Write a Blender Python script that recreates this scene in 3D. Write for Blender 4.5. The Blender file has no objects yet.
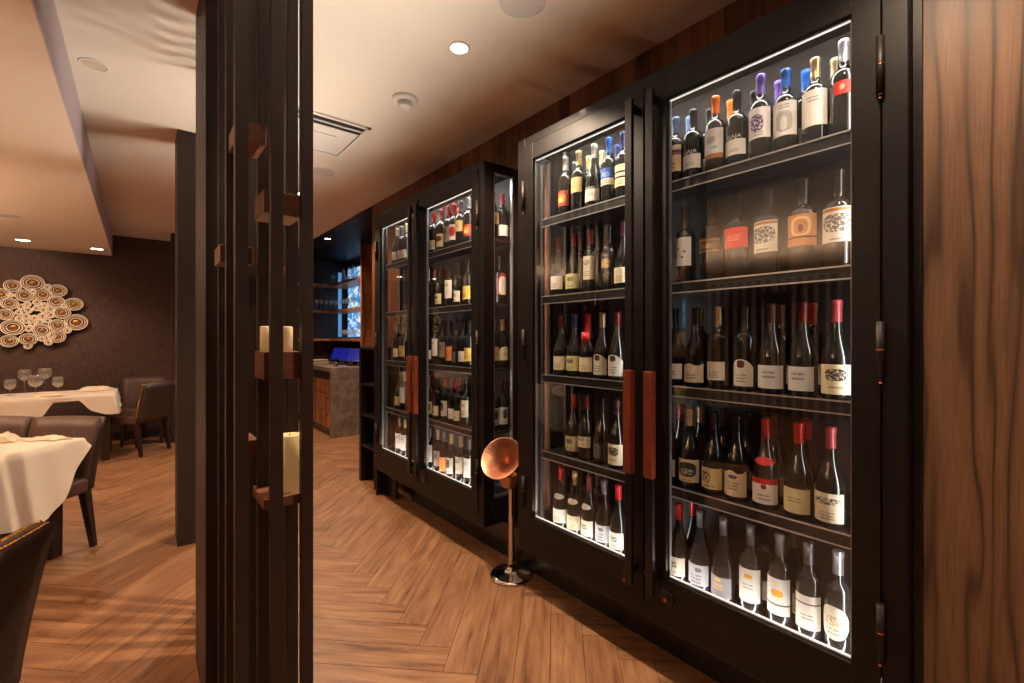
import bpy, bmesh, math, random
from mathutils import Vector, Matrix
random.seed(7)
SC = bpy.context.scene
COL = SC.collection
H = 1.41                       # eye height; heights called e(z) are measured from the eye
PI = math.pi
TH = math.radians(39.42)       # the camera is turned this far from the corridor's direction
CS, SN = math.cos(TH), math.sin(TH)

def srgb(r, g, b):
    def f(c):
        c /= 255.0
        return c / 12.92 if c <= .04045 else ((c + .055) / 1.055) ** 2.4
    return (f(r), f(g), f(b), 1)
def ad(a, d):                  # a metres to the right of, d metres ahead of the viewpoint -> world x, y
    return (SN * d + CS * a, CS * d - SN * a)

# ------------------------------------------------------------------ materials
MATS = {}
def newmat(name):
    m = bpy.data.materials.new(name); m.use_nodes = True
    nt = m.node_tree; nt.nodes.clear()
    out = nt.nodes.new('ShaderNodeOutputMaterial')
    return m, nt, out
def principled(nt, out, col=(.5, .5, .5, 1), rough=.5, metal=0, spec=.5, coat=0, emis=None, estr=0, sheen=0):
    p = nt.nodes.new('ShaderNodeBsdfPrincipled')
    p.inputs['Base Color'].default_value = col
    p.inputs['Roughness'].default_value = rough
    p.inputs['Metallic'].default_value = metal
    p.inputs['Specular IOR Level'].default_value = spec
    p.inputs['Coat Weight'].default_value = coat
    p.inputs['Sheen Weight'].default_value = sheen
    if emis: p.inputs['Emission Color'].default_value = emis; p.inputs['Emission Strength'].default_value = estr
    nt.links.new(p.outputs[0], out.inputs[0])
    return p
def noise(nt, vec, scale, detail=3, rough=.5, dist=0):
    n = nt.nodes.new('ShaderNodeTexNoise'); n.inputs['Scale'].default_value = scale
    n.inputs['Detail'].default_value = detail; n.inputs['Roughness'].default_value = rough; n.inputs['Distortion'].default_value = dist
    if vec is not None: nt.links.new(vec, n.inputs['Vector'])
    return n.outputs['Fac']
def mapping(nt, vec, sc, loc=(0, 0, 0)):
    m = nt.nodes.new('ShaderNodeMapping'); m.inputs['Scale'].default_value = sc; m.inputs['Location'].default_value = loc
    nt.links.new(vec, m.inputs['Vector']); return m.outputs[0]
def objco(nt):
    t = nt.nodes.new('ShaderNodeTexCoord'); return t.outputs['Object']
def uvco(nt):
    t = nt.nodes.new('ShaderNodeTexCoord'); return t.outputs['UV']
def math_(nt, op, a, b=None, c=None):
    n = nt.nodes.new('ShaderNodeMath'); n.operation = op
    for i, v in enumerate((a, b, c)):
        if v is None: continue
        if isinstance(v, (int, float)): n.inputs[i].default_value = v
        else: nt.links.new(v, n.inputs[i])
    return n.outputs[0]
def ramp(nt, fac, stops):
    r = nt.nodes.new('ShaderNodeValToRGB'); nt.links.new(fac, r.inputs[0])
    e = r.color_ramp.elements
    while len(e) < len(stops): e.new(.5)
    for el, (p, c) in zip(e, stops): el.position = p; el.color = c
    return r.outputs[0]
def mixc(nt, fac, a, b, mode='MIX'):
    n = nt.nodes.new('ShaderNodeMix'); n.data_type = 'RGBA'; n.blend_type = mode
    if isinstance(fac, (int, float)): n.inputs[0].default_value = fac
    else: nt.links.new(fac, n.inputs[0])
    for i, v in ((6, a), (7, b)):
        if isinstance(v, tuple): n.inputs[i].default_value = v
        else: nt.links.new(v, n.inputs[i])
    return n.outputs[2]
def bump(nt, p, h, strength=.2, dist=.01):
    b = nt.nodes.new('ShaderNodeBump'); b.inputs['Strength'].default_value = strength; b.inputs['Distance'].default_value = dist
    nt.links.new(h, b.inputs['Height']); nt.links.new(b.outputs[0], p.inputs['Normal'])
def plain(name, col, rough=.5, metal=0, spec=.5, coat=0, nscale=0, namt=.15, emis=None, estr=0, sheen=0):
    if name in MATS: return MATS[name]
    m, nt, out = newmat(name)
    p = principled(nt, out, col, rough, metal, spec, coat, emis, estr, sheen)
    if nscale:
        f = noise(nt, objco(nt), nscale, 4)
        dark = tuple(c * (1 - namt) for c in col[:3]) + (1,); lite = tuple(min(1, c * (1 + namt)) for c in col[:3]) + (1,)
        nt.links.new(ramp(nt, f, [(.3, dark), (.7, lite)]), p.inputs['Base Color'])
        r = math_(nt, 'MULTIPLY_ADD', f, .15, rough - .07); nt.links.new(r, p.inputs['Roughness'])
    MATS[name] = m
    return m

M_BLACK = plain('black_lacquer', srgb(17, 12, 11), .42, 0, .26, .03, 6, .2)
M_BLACKMET = plain('black_metal', srgb(24, 20, 19), .3, .2, .5, 0, 9, .2)
M_HINGE = plain('hinge_metal', srgb(30, 21, 16), .5, .3)
M_COPPERRING = plain('copper_ring', srgb(190, 110, 60), .3, 1)
M_INNER = plain('cabinet_lining', srgb(22, 17, 15), .6, 0, .2, 0, 5, .2)
M_ALU = plain('aluminium_trim', srgb(150, 150, 150), .32, .85, .5, 0, 40, .05)
M_TRIM = plain('bright_edge', srgb(205, 205, 208), .3, .8)
M_PIL = plain('pilaster_metal', srgb(105, 105, 106), .35, .8, .5, 0, 40, .05)
M_SHELF = plain('shelf_metal', srgb(40, 40, 43), .4, .4, .5, 0, 20, .1)
M_EDGE = plain('painted_trim_glow', (1, 1, 1, 1), .5, emis=(1, .97, .93, 1), estr=.38)  # faint glow painted on, imitating aluminium glazing trim caught by light
M_LED = plain('led_light', (1, 1, 1, 1), .5, emis=(1, .96, .91, 1), estr=95)
M_LEDB = plain('led_light_low', (1, 1, 1, 1), .5, emis=(1, .96, .91, 1), estr=28)
M_LEDV = plain('led_light_soft', (1, 1, 1, 1), .5, emis=(1, .97, .93, 1), estr=30)
M_GRIP = plain('cherry_grip', srgb(104, 43, 24), .35, 0, .5, .2, 30, .3)
M_CHROME = plain('polished_steel', srgb(215, 200, 190), .07, 1)
M_CEIL = plain('ceiling_paint', srgb(226, 212, 196), .62, 0, .35, 0, 1.2, .02)
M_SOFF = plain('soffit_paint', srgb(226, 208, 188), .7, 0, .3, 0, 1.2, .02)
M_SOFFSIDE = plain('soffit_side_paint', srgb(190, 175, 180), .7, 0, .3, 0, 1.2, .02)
M_BAYCEIL = plain('dark_gloss_ceiling', srgb(24, 19, 23), .45, 0, .25, 0, 2, .1)
M_WHITE = plain('white_plastic', srgb(225, 218, 208), .4)
M_GREYMESH = plain('speaker_mesh', srgb(200, 190, 180), .6, 0, .4, 0, 200, .1)
M_LAMP = plain('lamp_glow', (1, 1, 1, 1), .5, emis=(1, .86, .66, 1), estr=14)
M_DIMLAMP = plain('unlit_lamp', srgb(210, 190, 165), .4)
M_LEATHER = plain('brown_leather', srgb(84, 60, 52), .42, 0, .5, 0, 18, .15)
M_LEATHERD = plain('dark_leather', srgb(52, 36, 32), .45, 0, .5, 0, 18, .15)
M_DARKWOOD = plain('espresso_wood', srgb(42, 27, 22), .38, 0, .5, .1, 14, .25)
M_FIN = plain('espresso_panel', srgb(48, 34, 30), .5, 0, .45, 0, 14, .2)
M_BLOCK = plain('walnut_block', srgb(118, 78, 56), .45, 0, .4, 0, 25, .25)
M_BRASS = plain('brass_nails', srgb(200, 150, 80), .25, 1)
M_WAX = plain('cream_wax', srgb(224, 196, 150), .5, 0, .4, emis=srgb(255, 205, 130), estr=.10)
M_PLINTH = plain('plinth_black', srgb(26, 21, 20), .25, 0, .5, .2)
M_SCREEN = plain('tablet_screen', srgb(10, 16, 90), .15, emis=(.02, .03, .60, 1), estr=.22)
M_BACKLED = plain('strip_blue', srgb(80, 160, 220), .3, emis=(.2, .5, 1, 1), estr=.35)
M_PAPER = plain('menu_card', srgb(200, 185, 165), .7)
M_CORK = plain('floor_mat', srgb(120, 90, 70), .8)
M_GOLD = plain('art_gold', srgb(150, 104, 50), .35, .6, nscale=60, namt=.35)
M_ARTDARK = plain('art_brown', srgb(84, 50, 26), .5, .2, nscale=40, namt=.3)
M_ARTCREAM = plain('art_cream', srgb(236, 220, 198), .55, nscale=30, namt=.08)

def mk_glass(name, tint, rough=0.0, gain=1.0, ior=1.5, haze=0):
    m, nt, out = newmat(name)
    t = nt.nodes.new('ShaderNodeBsdfTransparent'); t.inputs[0].default_value = tint
    g = nt.nodes.new('ShaderNodeBsdfGlossy'); g.inputs['Roughness'].default_value = rough
    ge = nt.nodes.new('ShaderNodeNewGeometry')
    dp = nt.nodes.new('ShaderNodeVectorMath'); dp.operation = 'DOT_PRODUCT'
    nt.links.new(ge.outputs['Normal'], dp.inputs[0]); nt.links.new(ge.outputs['Incoming'], dp.inputs[1])
    cs = math_(nt, 'ABSOLUTE', dp.outputs['Value'])
    f0 = ((ior - 1) / (ior + 1)) ** 2
    fr = math_(nt, 'MULTIPLY_ADD', math_(nt, 'POWER', math_(nt, 'SUBTRACT', 1.0, cs), 5.0), 1 - f0, f0)
    fac = math_(nt, 'MINIMUM', math_(nt, 'MULTIPLY', fr, gain), 1.0)
    body = t.outputs[0]
    if haze:
        df = nt.nodes.new('ShaderNodeBsdfTranslucent'); df.inputs[0].default_value = (.95, .93, .9, 1)
        d2 = nt.nodes.new('ShaderNodeBsdfDiffuse'); d2.inputs[0].default_value = (.95, .93, .9, 1)
        m0 = nt.nodes.new('ShaderNodeMixShader'); m0.inputs[0].default_value = .5; nt.links.new(df.outputs[0], m0.inputs[1]); nt.links.new(d2.outputs[0], m0.inputs[2])
        m1 = nt.nodes.new('ShaderNodeMixShader'); m1.inputs[0].default_value = haze; nt.links.new(body, m1.inputs[1]); nt.links.new(m0.outputs[0], m1.inputs[2]); body = m1.outputs[0]
    mx = nt.nodes.new('ShaderNodeMixShader'); nt.links.new(fac, mx.inputs[0])
    nt.links.new(body, mx.inputs[1]); nt.links.new(g.outputs[0], mx.inputs[2]); nt.links.new(mx.outputs[0], out.inputs[0])
    MATS[name] = m
    return m
M_PANE = mk_glass('cabinet_glass', (.97, .975, .97, 1), 0.0, 1.0)
M_STEM = mk_glass('stemware_glass', (.98, .98, .97, 1), 0.03, 1.6, haze=.13)
M_BOTTLE = plain('dark_bottle_glass', (.007, .008, .007, 1), .06, 0, .6, .3)
M_BOTTLEBR = plain('brown_bottle_glass', (.016, .010, .006, 1), .07, 0, .6, .3)
M_BOTTLEGR = plain('grey_bottle_glass', (.018, .019, .020, 1), .05, 0, .7, .3)

def mk_wood(name, light, dark, vein, across='Y', scale=1.0, boards=0.0, rough=.42, figure=1.0, coat=0.05, lin=.55, zs=.22):
    m, nt, out = newmat(name)
    p = principled(nt, out, light, rough, 0, .4, coat)
    s = nt.nodes.new('ShaderNodeSeparateXYZ'); nt.links.new(objco(nt), s.inputs[0])
    y = math_(nt, 'ADD', s.outputs['Y'], s.outputs['X']); z = s.outputs['Z']
    zz = z
    if boards:
        b = math_(nt, 'FLOOR', math_(nt, 'DIVIDE', y, boards))
        wn = nt.nodes.new('ShaderNodeTexWhiteNoise'); wn.noise_dimensions = '1D'; nt.links.new(b, wn.inputs['W'])
        brd = wn.outputs['Value']
        zz = math_(nt, 'MULTIPLY_ADD', brd, 7.0, z)
    c = nt.nodes.new('ShaderNodeCombineXYZ'); nt.links.new(y, c.inputs[0]); nt.links.new(math_(nt, 'MULTIPLY', zz, zs), c.inputs[2])
    n1 = noise(nt, c.outputs[0], 3.2 * scale, 2, .5, .3)
    ring = math_(nt, 'SINE', math_(nt, 'MULTIPLY', math_(nt, 'MULTIPLY_ADD', n1, .9 * figure, math_(nt, 'MULTIPLY', y, lin * scale)), 26.0 if lin < 1 else 20.0))
    ring = math_(nt, 'MULTIPLY_ADD', ring, .5, .5)
    vn = math_(nt, 'POWER', ring, 9.0)
    c2 = nt.nodes.new('ShaderNodeCombineXYZ'); nt.links.new(y, c2.inputs[0]); nt.links.new(math_(nt, 'MULTIPLY', zz, .03), c2.inputs[2])
    n2 = noise(nt, c2.outputs[0], 90 * scale, 5, .65)
    c3 = noise(nt, c.outputs[0], 6 * scale, 3, .6)
    f = math_(nt, 'ADD', math_(nt, 'MULTIPLY', n2, .62), math_(nt, 'MULTIPLY', c3, .42))
    col = ramp(nt, f, [(.3, dark), (.68, light)])
    col = mixc(nt, math_(nt, 'MULTIPLY', ring, .35), col, dark)
    col = mixc(nt, math_(nt, 'MULTIPLY', math_(nt, 'MULTIPLY', vn, c3), 1.25), col, vein)
    if boards:
        col = mixc(nt, math_(nt, 'MULTIPLY', brd, .75), col, vein)
        e = math_(nt, 'LESS_THAN', math_(nt, 'FRACT', math_(nt, 'DIVIDE', y, boards)), .04)
        col = mixc(nt, e, col, (.004, .002, .001, 1))
    nt.links.new(col, p.inputs['Base Color'])
    bump(nt, p, n2, .08, .002)
    MATS[name] = m
    return m
M_WALNUT = mk_wood('walnut_panel', srgb(138, 104, 79), srgb(92, 65, 47), srgb(36, 24, 18), figure=1.6, scale=2.5, lin=2.2, zs=.075)
M_FASCIA = mk_wood('walnut_fascia', srgb(134, 79, 50), srgb(88, 49, 30), srgb(54, 30, 19), boards=.075, scale=1.3, rough=.35)
M_OAK = mk_wood('bar_wood', srgb(182, 120, 78), srgb(130, 78, 48), srgb(80, 40, 22), scale=2.0, figure=.4)
M_BARDARK = mk_wood('bar_back_wood', srgb(70, 40, 28), srgb(40, 22, 16), srgb(22, 12, 10), boards=.12, scale=1.5)

def mk_floor():
    m, nt, out = newmat('oak_herringbone')
    p = principled(nt, out, srgb(170, 115, 75), .42, 0, .4)
    u = uvco(nt)
    at = nt.nodes.new('ShaderNodeAttribute'); at.attribute_name = 'tone'
    off = nt.nodes.new('ShaderNodeVectorMath'); off.operation = 'MULTIPLY_ADD'
    nt.links.new(at.outputs['Vector'], off.inputs[0]); off.inputs[1].default_value = (37, 19, 0); nt.links.new(u, off.inputs[2])
    g1 = noise(nt, mapping(nt, off.outputs[0], (2.2, 34, 1)), 1.0, 6, .62, .8)
    g2 = noise(nt, mapping(nt, off.outputs[0], (1.2, 7, 1)), 1.6, 3, .55, 1.2)
    g3 = noise(nt, mapping(nt, off.outputs[0], (9, 120, 1)), 1.0, 3, .6)
    f = math_(nt, 'ADD', math_(nt, 'MULTIPLY', g1, .5), math_(nt, 'MULTIPLY', g2, .5))
    col = ramp(nt, f, [(.33, srgb(88, 58, 40)), (.47, srgb(146, 104, 73)), (.62, srgb(178, 133, 96))])
    col = mixc(nt, math_(nt, 'MULTIPLY', g3, .35), col, srgb(128, 84, 56))
    s = nt.nodes.new('ShaderNodeSeparateXYZ'); nt.links.new(at.outputs['Vector'], s.inputs[0])
    col = mixc(nt, math_(nt, 'MULTIPLY', s.outputs[0], .32), col, srgb(120, 80, 54))
    nt.links.new(col, p.inputs['Base Color'])
    nt.links.new(math_(nt, 'MULTIPLY_ADD', g1, .25, .30), p.inputs['Roughness'])
    bump(nt, p, g1, .12, .003)
    return m
M_FLOOR = mk_floor()
M_SEAM = plain('plank_seam', srgb(70, 44, 28), .8)

def mk_wallcloth():
    m, nt, out = newmat('woven_wallcovering')
    p = principled(nt, out, srgb(88, 64, 56), .75, 0, .3)
    o = objco(nt)
    a = noise(nt, mapping(nt, o, (160, 160, 8)), 1, 2); b = noise(nt, mapping(nt, o, (10, 10, 160)), 1, 2)
    f = math_(nt, 'MULTIPLY', math_(nt, 'ADD', a, b), .5)
    nt.links.new(ramp(nt, f, [(.35, srgb(58, 42, 38)), (.65, srgb(96, 72, 64))]), p.inputs['Base Color'])
    bump(nt, p, f, .3, .003)
    return m
M_CLOTHWALL = mk_wallcloth()
def mk_linen(name, c):
    m, nt, out = newmat(name)
    p = principled(nt, out, c, .8, 0, .25, sheen=.2)
    o = objco(nt)
    n = noise(nt, o, 7, 3); bump(nt, p, n, .35, .02)
    return m
M_LINEN = mk_linen('white_linen', srgb(232, 218, 202))
M_NAPKIN = mk_linen('folded_napkin', srgb(236, 216, 190))
def mk_stone():
    m, nt, out = newmat('grey_stone')
    p = principled(nt, out, srgb(120, 105, 95), .4, 0, .45)
    n = noise(nt, objco(nt), 9, 6, .65, .6)
    nt.links.new(ramp(nt, n, [(.3, srgb(88, 74, 66)), (.55, srgb(132, 114, 102)), (.75, srgb(160, 142, 128))]), p.inputs['Base Color'])
    return m
M_STONE = mk_stone()
def mk_copper():
    m, nt, out = newmat('brushed_copper')
    p = principled(nt, out, srgb(200, 145, 115), .36, 1)
    u = uvco(nt)
    n = noise(nt, mapping(nt, u, (60, 1.5, 1)), 1, 4, .6)
    nt.links.new(ramp(nt, n, [(.3, srgb(176, 118, 88)), (.7, srgb(214, 160, 130))]), p.inputs['Base Color'])
    nt.links.new(math_(nt, 'MULTIPLY_ADD', n, .2, .32), p.inputs['Roughness'])
    p.inputs['Anisotropic'].default_value = .5
    return m
M_COPPER = mk_copper()
def mk_screenpic(name, strength, c0, c1, c2):
    m, nt, out = newmat(name)
    n = noise(nt, mapping(nt, objco(nt), (3, 3, 6)), 1.6, 3, .6, 1.0)
    p = principled(nt, out, (0, 0, 0, 1), .15)
    nt.links.new(ramp(nt, n, [(.32, c0), (.5, c1), (.62, c2)]), p.inputs['Emission Color']); p.inputs['Emission Strength'].default_value = strength
    return m
M_MIRRORGLOW = mk_screenpic('mirror_glow', .75, (.02, .10, .28, 1), (.12, .42, .85, 1), (.9, 1, 1, 1))
M_TV = mk_screenpic('television_picture', 1.6, (.01, .15, .5, 1), (.05, .4, .9, 1), (.5, .8, 1, 1))

# ------------------------------------------------------------------ mesh helpers
def link(o, parent=None):
    COL.objects.link(o)
    if parent: o.parent = parent
    return o
def mesh_from(bm, name, smooth=False):
    me = bpy.data.meshes.new(name); bm.to_mesh(me); bm.free()
    if smooth:
        for p in me.polygons: p.use_smooth = True
    return me
def obj(name, bm, mat, parent=None, smooth=False, loc=None, rot=None, mats=None):
    me = mesh_from(bm, name, smooth)
    for mm in (mats or [mat]): me.materials.append(mm)
    o = bpy.data.objects.new(name, me)
    if loc: o.location = loc
    if rot: o.rotation_euler = rot
    return link(o, parent)
def box(bm, x0, x1, y0, y1, z0, z1, bev=0.0, seg=2, mi=0):
    vs = [bm.verts.new((x, y, z)) for x in (x0, x1) for y in (y0, y1) for z in (z0, z1)]
    q = [(0, 1, 3, 2), (4, 6, 7, 5), (0, 4, 5, 1), (2, 3, 7, 6), (0, 2, 6, 4), (1, 5, 7, 3)]
    fs = []
    for f in q:
        fc = bm.faces.new([vs[i] for i in f]); fc.material_index = mi; fs.append(fc)
    bmesh.ops.recalc_face_normals(bm, faces=fs)
    if bev:
        es = list({e for f in fs for e in f.edges})
        bmesh.ops.bevel(bm, geom=es, offset=bev, segments=seg, affect='EDGES', profile=.5)
    return vs
def bx(x0, x1, y0, y1, z0, z1, bev=0.0, seg=2):
    bm = bmesh.new(); box(bm, x0, x1, y0, y1, z0, z1, bev, seg); return bm
def lathe(bm, prof, n=28, c=(0, 0, 0), mi=0, close=False):
    rings = []
    uv = bm.loops.layers.uv.verify()
    for (r, z) in prof:
        if r < 1e-5: rings.append([bm.verts.new((c[0], c[1], c[2] + z))])
        else: rings.append([bm.verts.new((c[0] + r * math.cos(2 * PI * i / n), c[1] + r * math.sin(2 * PI * i / n), c[2] + z)) for i in range(n)])
    for k in range(len(rings) - 1):
        a, b = rings[k], rings[k + 1]
        for i in range(n):
            j = (i + 1) % n
            if len(a) == 1 and len(b) == 1: continue
            if len(a) == 1: f = bm.faces.new([a[0], b[j], b[i]])
            elif len(b) == 1: f = bm.faces.new([a[i], a[j], b[0]])
            else: f = bm.faces.new([a[i], a[j], b[j], b[i]])
            f.material_index = mi; f.smooth = True
            for l in f.loops:
                ang = math.atan2(l.vert.co.y - c[1], l.vert.co.x - c[0]) / (2 * PI) + .5
                l[uv].uv = (ang, k / len(rings))
def tube(bm, p0, p1, r0, r1=None, n=12, cap=True):
    r1 = r0 if r1 is None else r1
    p0, p1 = Vector(p0), Vector(p1); d = (p1 - p0).normalized()
    up = Vector((0, 0, 1)) if abs(d.z) < .9 else Vector((1, 0, 0))
    a = d.cross(up).normalized(); b = d.cross(a)
    R = [[bm.verts.new(p + (a * math.cos(2 * PI * i / n) + b * math.sin(2 * PI * i / n)) * r) for i in range(n)] for p, r in ((p0, r0), (p1, r1))]
    for i in range(n):
        f = bm.faces.new([R[0][i], R[0][(i + 1) % n], R[1][(i + 1) % n], R[1][i]]); f.smooth = True
    if cap:
        bm.faces.new(R[0][::-1]); bm.faces.new(R[1])
    bmesh.ops.recalc_face_normals(bm, faces=bm.faces[:])
def taper(bm, c0, s0, c1, s1, bev=.004):
    """four-sided tapered post from rectangle c0/s0 to rectangle c1/s1"""
    vs = []
    for c, s in ((c0, s0), (c1, s1)):
        for dx, dy in ((-1, -1), (1, -1), (1, 1), (-1, 1)):
            vs.append(bm.verts.new((c[0] + dx * s[0] / 2, c[1] + dy * s[1] / 2, c[2])))
    fs = [bm.faces.new([vs[i] for i in q]) for q in ((3, 2, 1, 0), (4, 5, 6, 7), (0, 1, 5, 4), (1, 2, 6, 5), (2, 3, 7, 6), (3, 0, 4, 7))]
    bmesh.ops.recalc_face_normals(bm, faces=fs)
    if bev: bmesh.ops.bevel(bm, geom=list({e for f in fs for e in f.edges}), offset=bev, segments=2, affect='EDGES')
def tag(o, label, cat, group=None, kind=None):
    o['label'] = label; o['category'] = cat
    if group: o['group'] = group
    if kind: o['kind'] = kind
    return o
def empty(name, label, cat, loc=(0, 0, 0), rz=0, group=None):
    o = bpy.data.objects.new(name, None); COL.objects.link(o); o.empty_display_size = .1
    o.location = loc; o.rotation_euler = (0, 0, rz)
    return tag(o, label, cat, group)
def struct(name, bm, mat, label=None, mats=None):
    o = obj(name, bm, mat, mats=mats); o['kind'] = 'structure'
    if label: o['label'] = label
    return o

# ------------------------------------------------------------------ the room
CEIL = H + 1.41; XW = 1.93; YB = 8.3; SOF = H + 1.125; XS = -.27; XL = -6.0; YN = -3.0
def floor_mesh():
    bm = bmesh.new(); uv = bm.loops.layers.uv.verify()
    tone = bm.loops.layers.float_color.new('tone')
    W, L, g = .15, .90, .0012
    px, py = (.7071, .7071), (-.7071, .7071)
    ox, oy = 1.10, 1.776
    x0, x1, y0, y1 = XL, 3.2, YN, 8.6
    def put(p, q, lp, lq, vert):
        cx = ox + (p + lp / 2) * px[0] + (q + lq / 2) * py[0]; cy = oy + (p + lp / 2) * px[1] + (q + lq / 2) * py[1]
        if cx < x0 + .2 or cx > x1 + .0 or cy < y0 + .2 or cy > y1 + .3: 
            if cx < x0 - .5 or cx > x1 + .5 or cy < y0 - .5 or cy > y1 + .5: return
        cs = [(p + g, q + g), (p + lp - g, q + g), (p + lp - g, q + lq - g), (p + g, q + lq - g)]
        vs = [bm.verts.new((ox + a * px[0] + b * py[0], oy + a * px[1] + b * py[1], 0)) for a, b in cs]
        f = bm.faces.new(vs)
        t = (random.random(), random.random(), 0, 1)
        uvs = [(0, 0), (lp, 0), (lp, lq), (0, lq)]
        if vert: uvs = [(b, a) for a, b in uvs]
        for l, u_ in zip(f.loops, uvs): l[uv].uv = u_; l[tone] = t
    for m in range(-14, 15):
        for k in range(-110, 110):
            a, b = k * W + m * L, k * W - m * L
            put(a, b, L, W, False)
            put(a + L, b + W - L, W, L, True)
    geom = bm.verts[:] + bm.edges[:] + bm.faces[:]
    for co, no in (((x0, 0, 0), (-1, 0, 0)), ((x1, 0, 0), (1, 0, 0)), ((0, y0, 0), (0, -1, 0)), ((0, y1, 0), (0, 1, 0))):
        r = bmesh.ops.bisect_plane(bm, geom=bm.verts[:] + bm.edges[:] + bm.faces[:], plane_co=co, plane_no=no, clear_outer=True)
    box(bm, x0, x1, y0, y1, -.05, -.0015, mi=1)
    return bm
fl = struct('floor', floor_mesh(), M_FLOOR, mats=[M_FLOOR, M_SEAM])

struct('ceiling', bx(XS, XW + .05, YN, YB + .1, CEIL, CEIL + .05), M_CEIL)
bm = bx(XL, XS - .006, YN, YB + .1, SOF, CEIL + .05)
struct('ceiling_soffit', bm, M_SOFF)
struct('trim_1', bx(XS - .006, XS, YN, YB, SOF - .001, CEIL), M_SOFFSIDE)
struct('ceiling_bar', bx(XW + .0, 3.2, 4.70, 8.6, CEIL - .02, CEIL + .05), M_BAYCEIL)
struct('wall_right', bx(XW, XW + .08, .0, 4.70, 0, CEIL), M_FASCIA)
struct('wall_right_bar', bx(3.1, 3.18, 4.70, 8.6, 0, CEIL), M_BARDARK)
struct('wall_bay_side', bx(XW + .08, 3.1, 4.62, 4.70, 0, CEIL), M_FASCIA)
struct('wall_back_bar', bx(.9, 3.1, 8.5, 8.58, 0, CEIL), M_BARDARK)
struct('wall_back', bx(XL, .9, YB, YB + .08, 0, CEIL), M_CLOTHWALL)
struct('wall_back_return', bx(.9, .98, YB, 8.5, 0, CEIL), M_BARDARK)
struct('wall_left', bx(XL - .08, XL, YN, YB, 0, CEIL), M_CLOTHWALL)
struct('wall_near', bx(XL, XW, YN - .08, YN, 0, CEIL), M_CLOTHWALL)
struct('wall_right_panel', bx(1.715, XW + .08, YN, .255, 0, CEIL), M_WALNUT)
struct('baseboard_back', bx(XL, .9, YB - .015, YB, 0, .12, .003), M_DARKWOOD)

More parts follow.
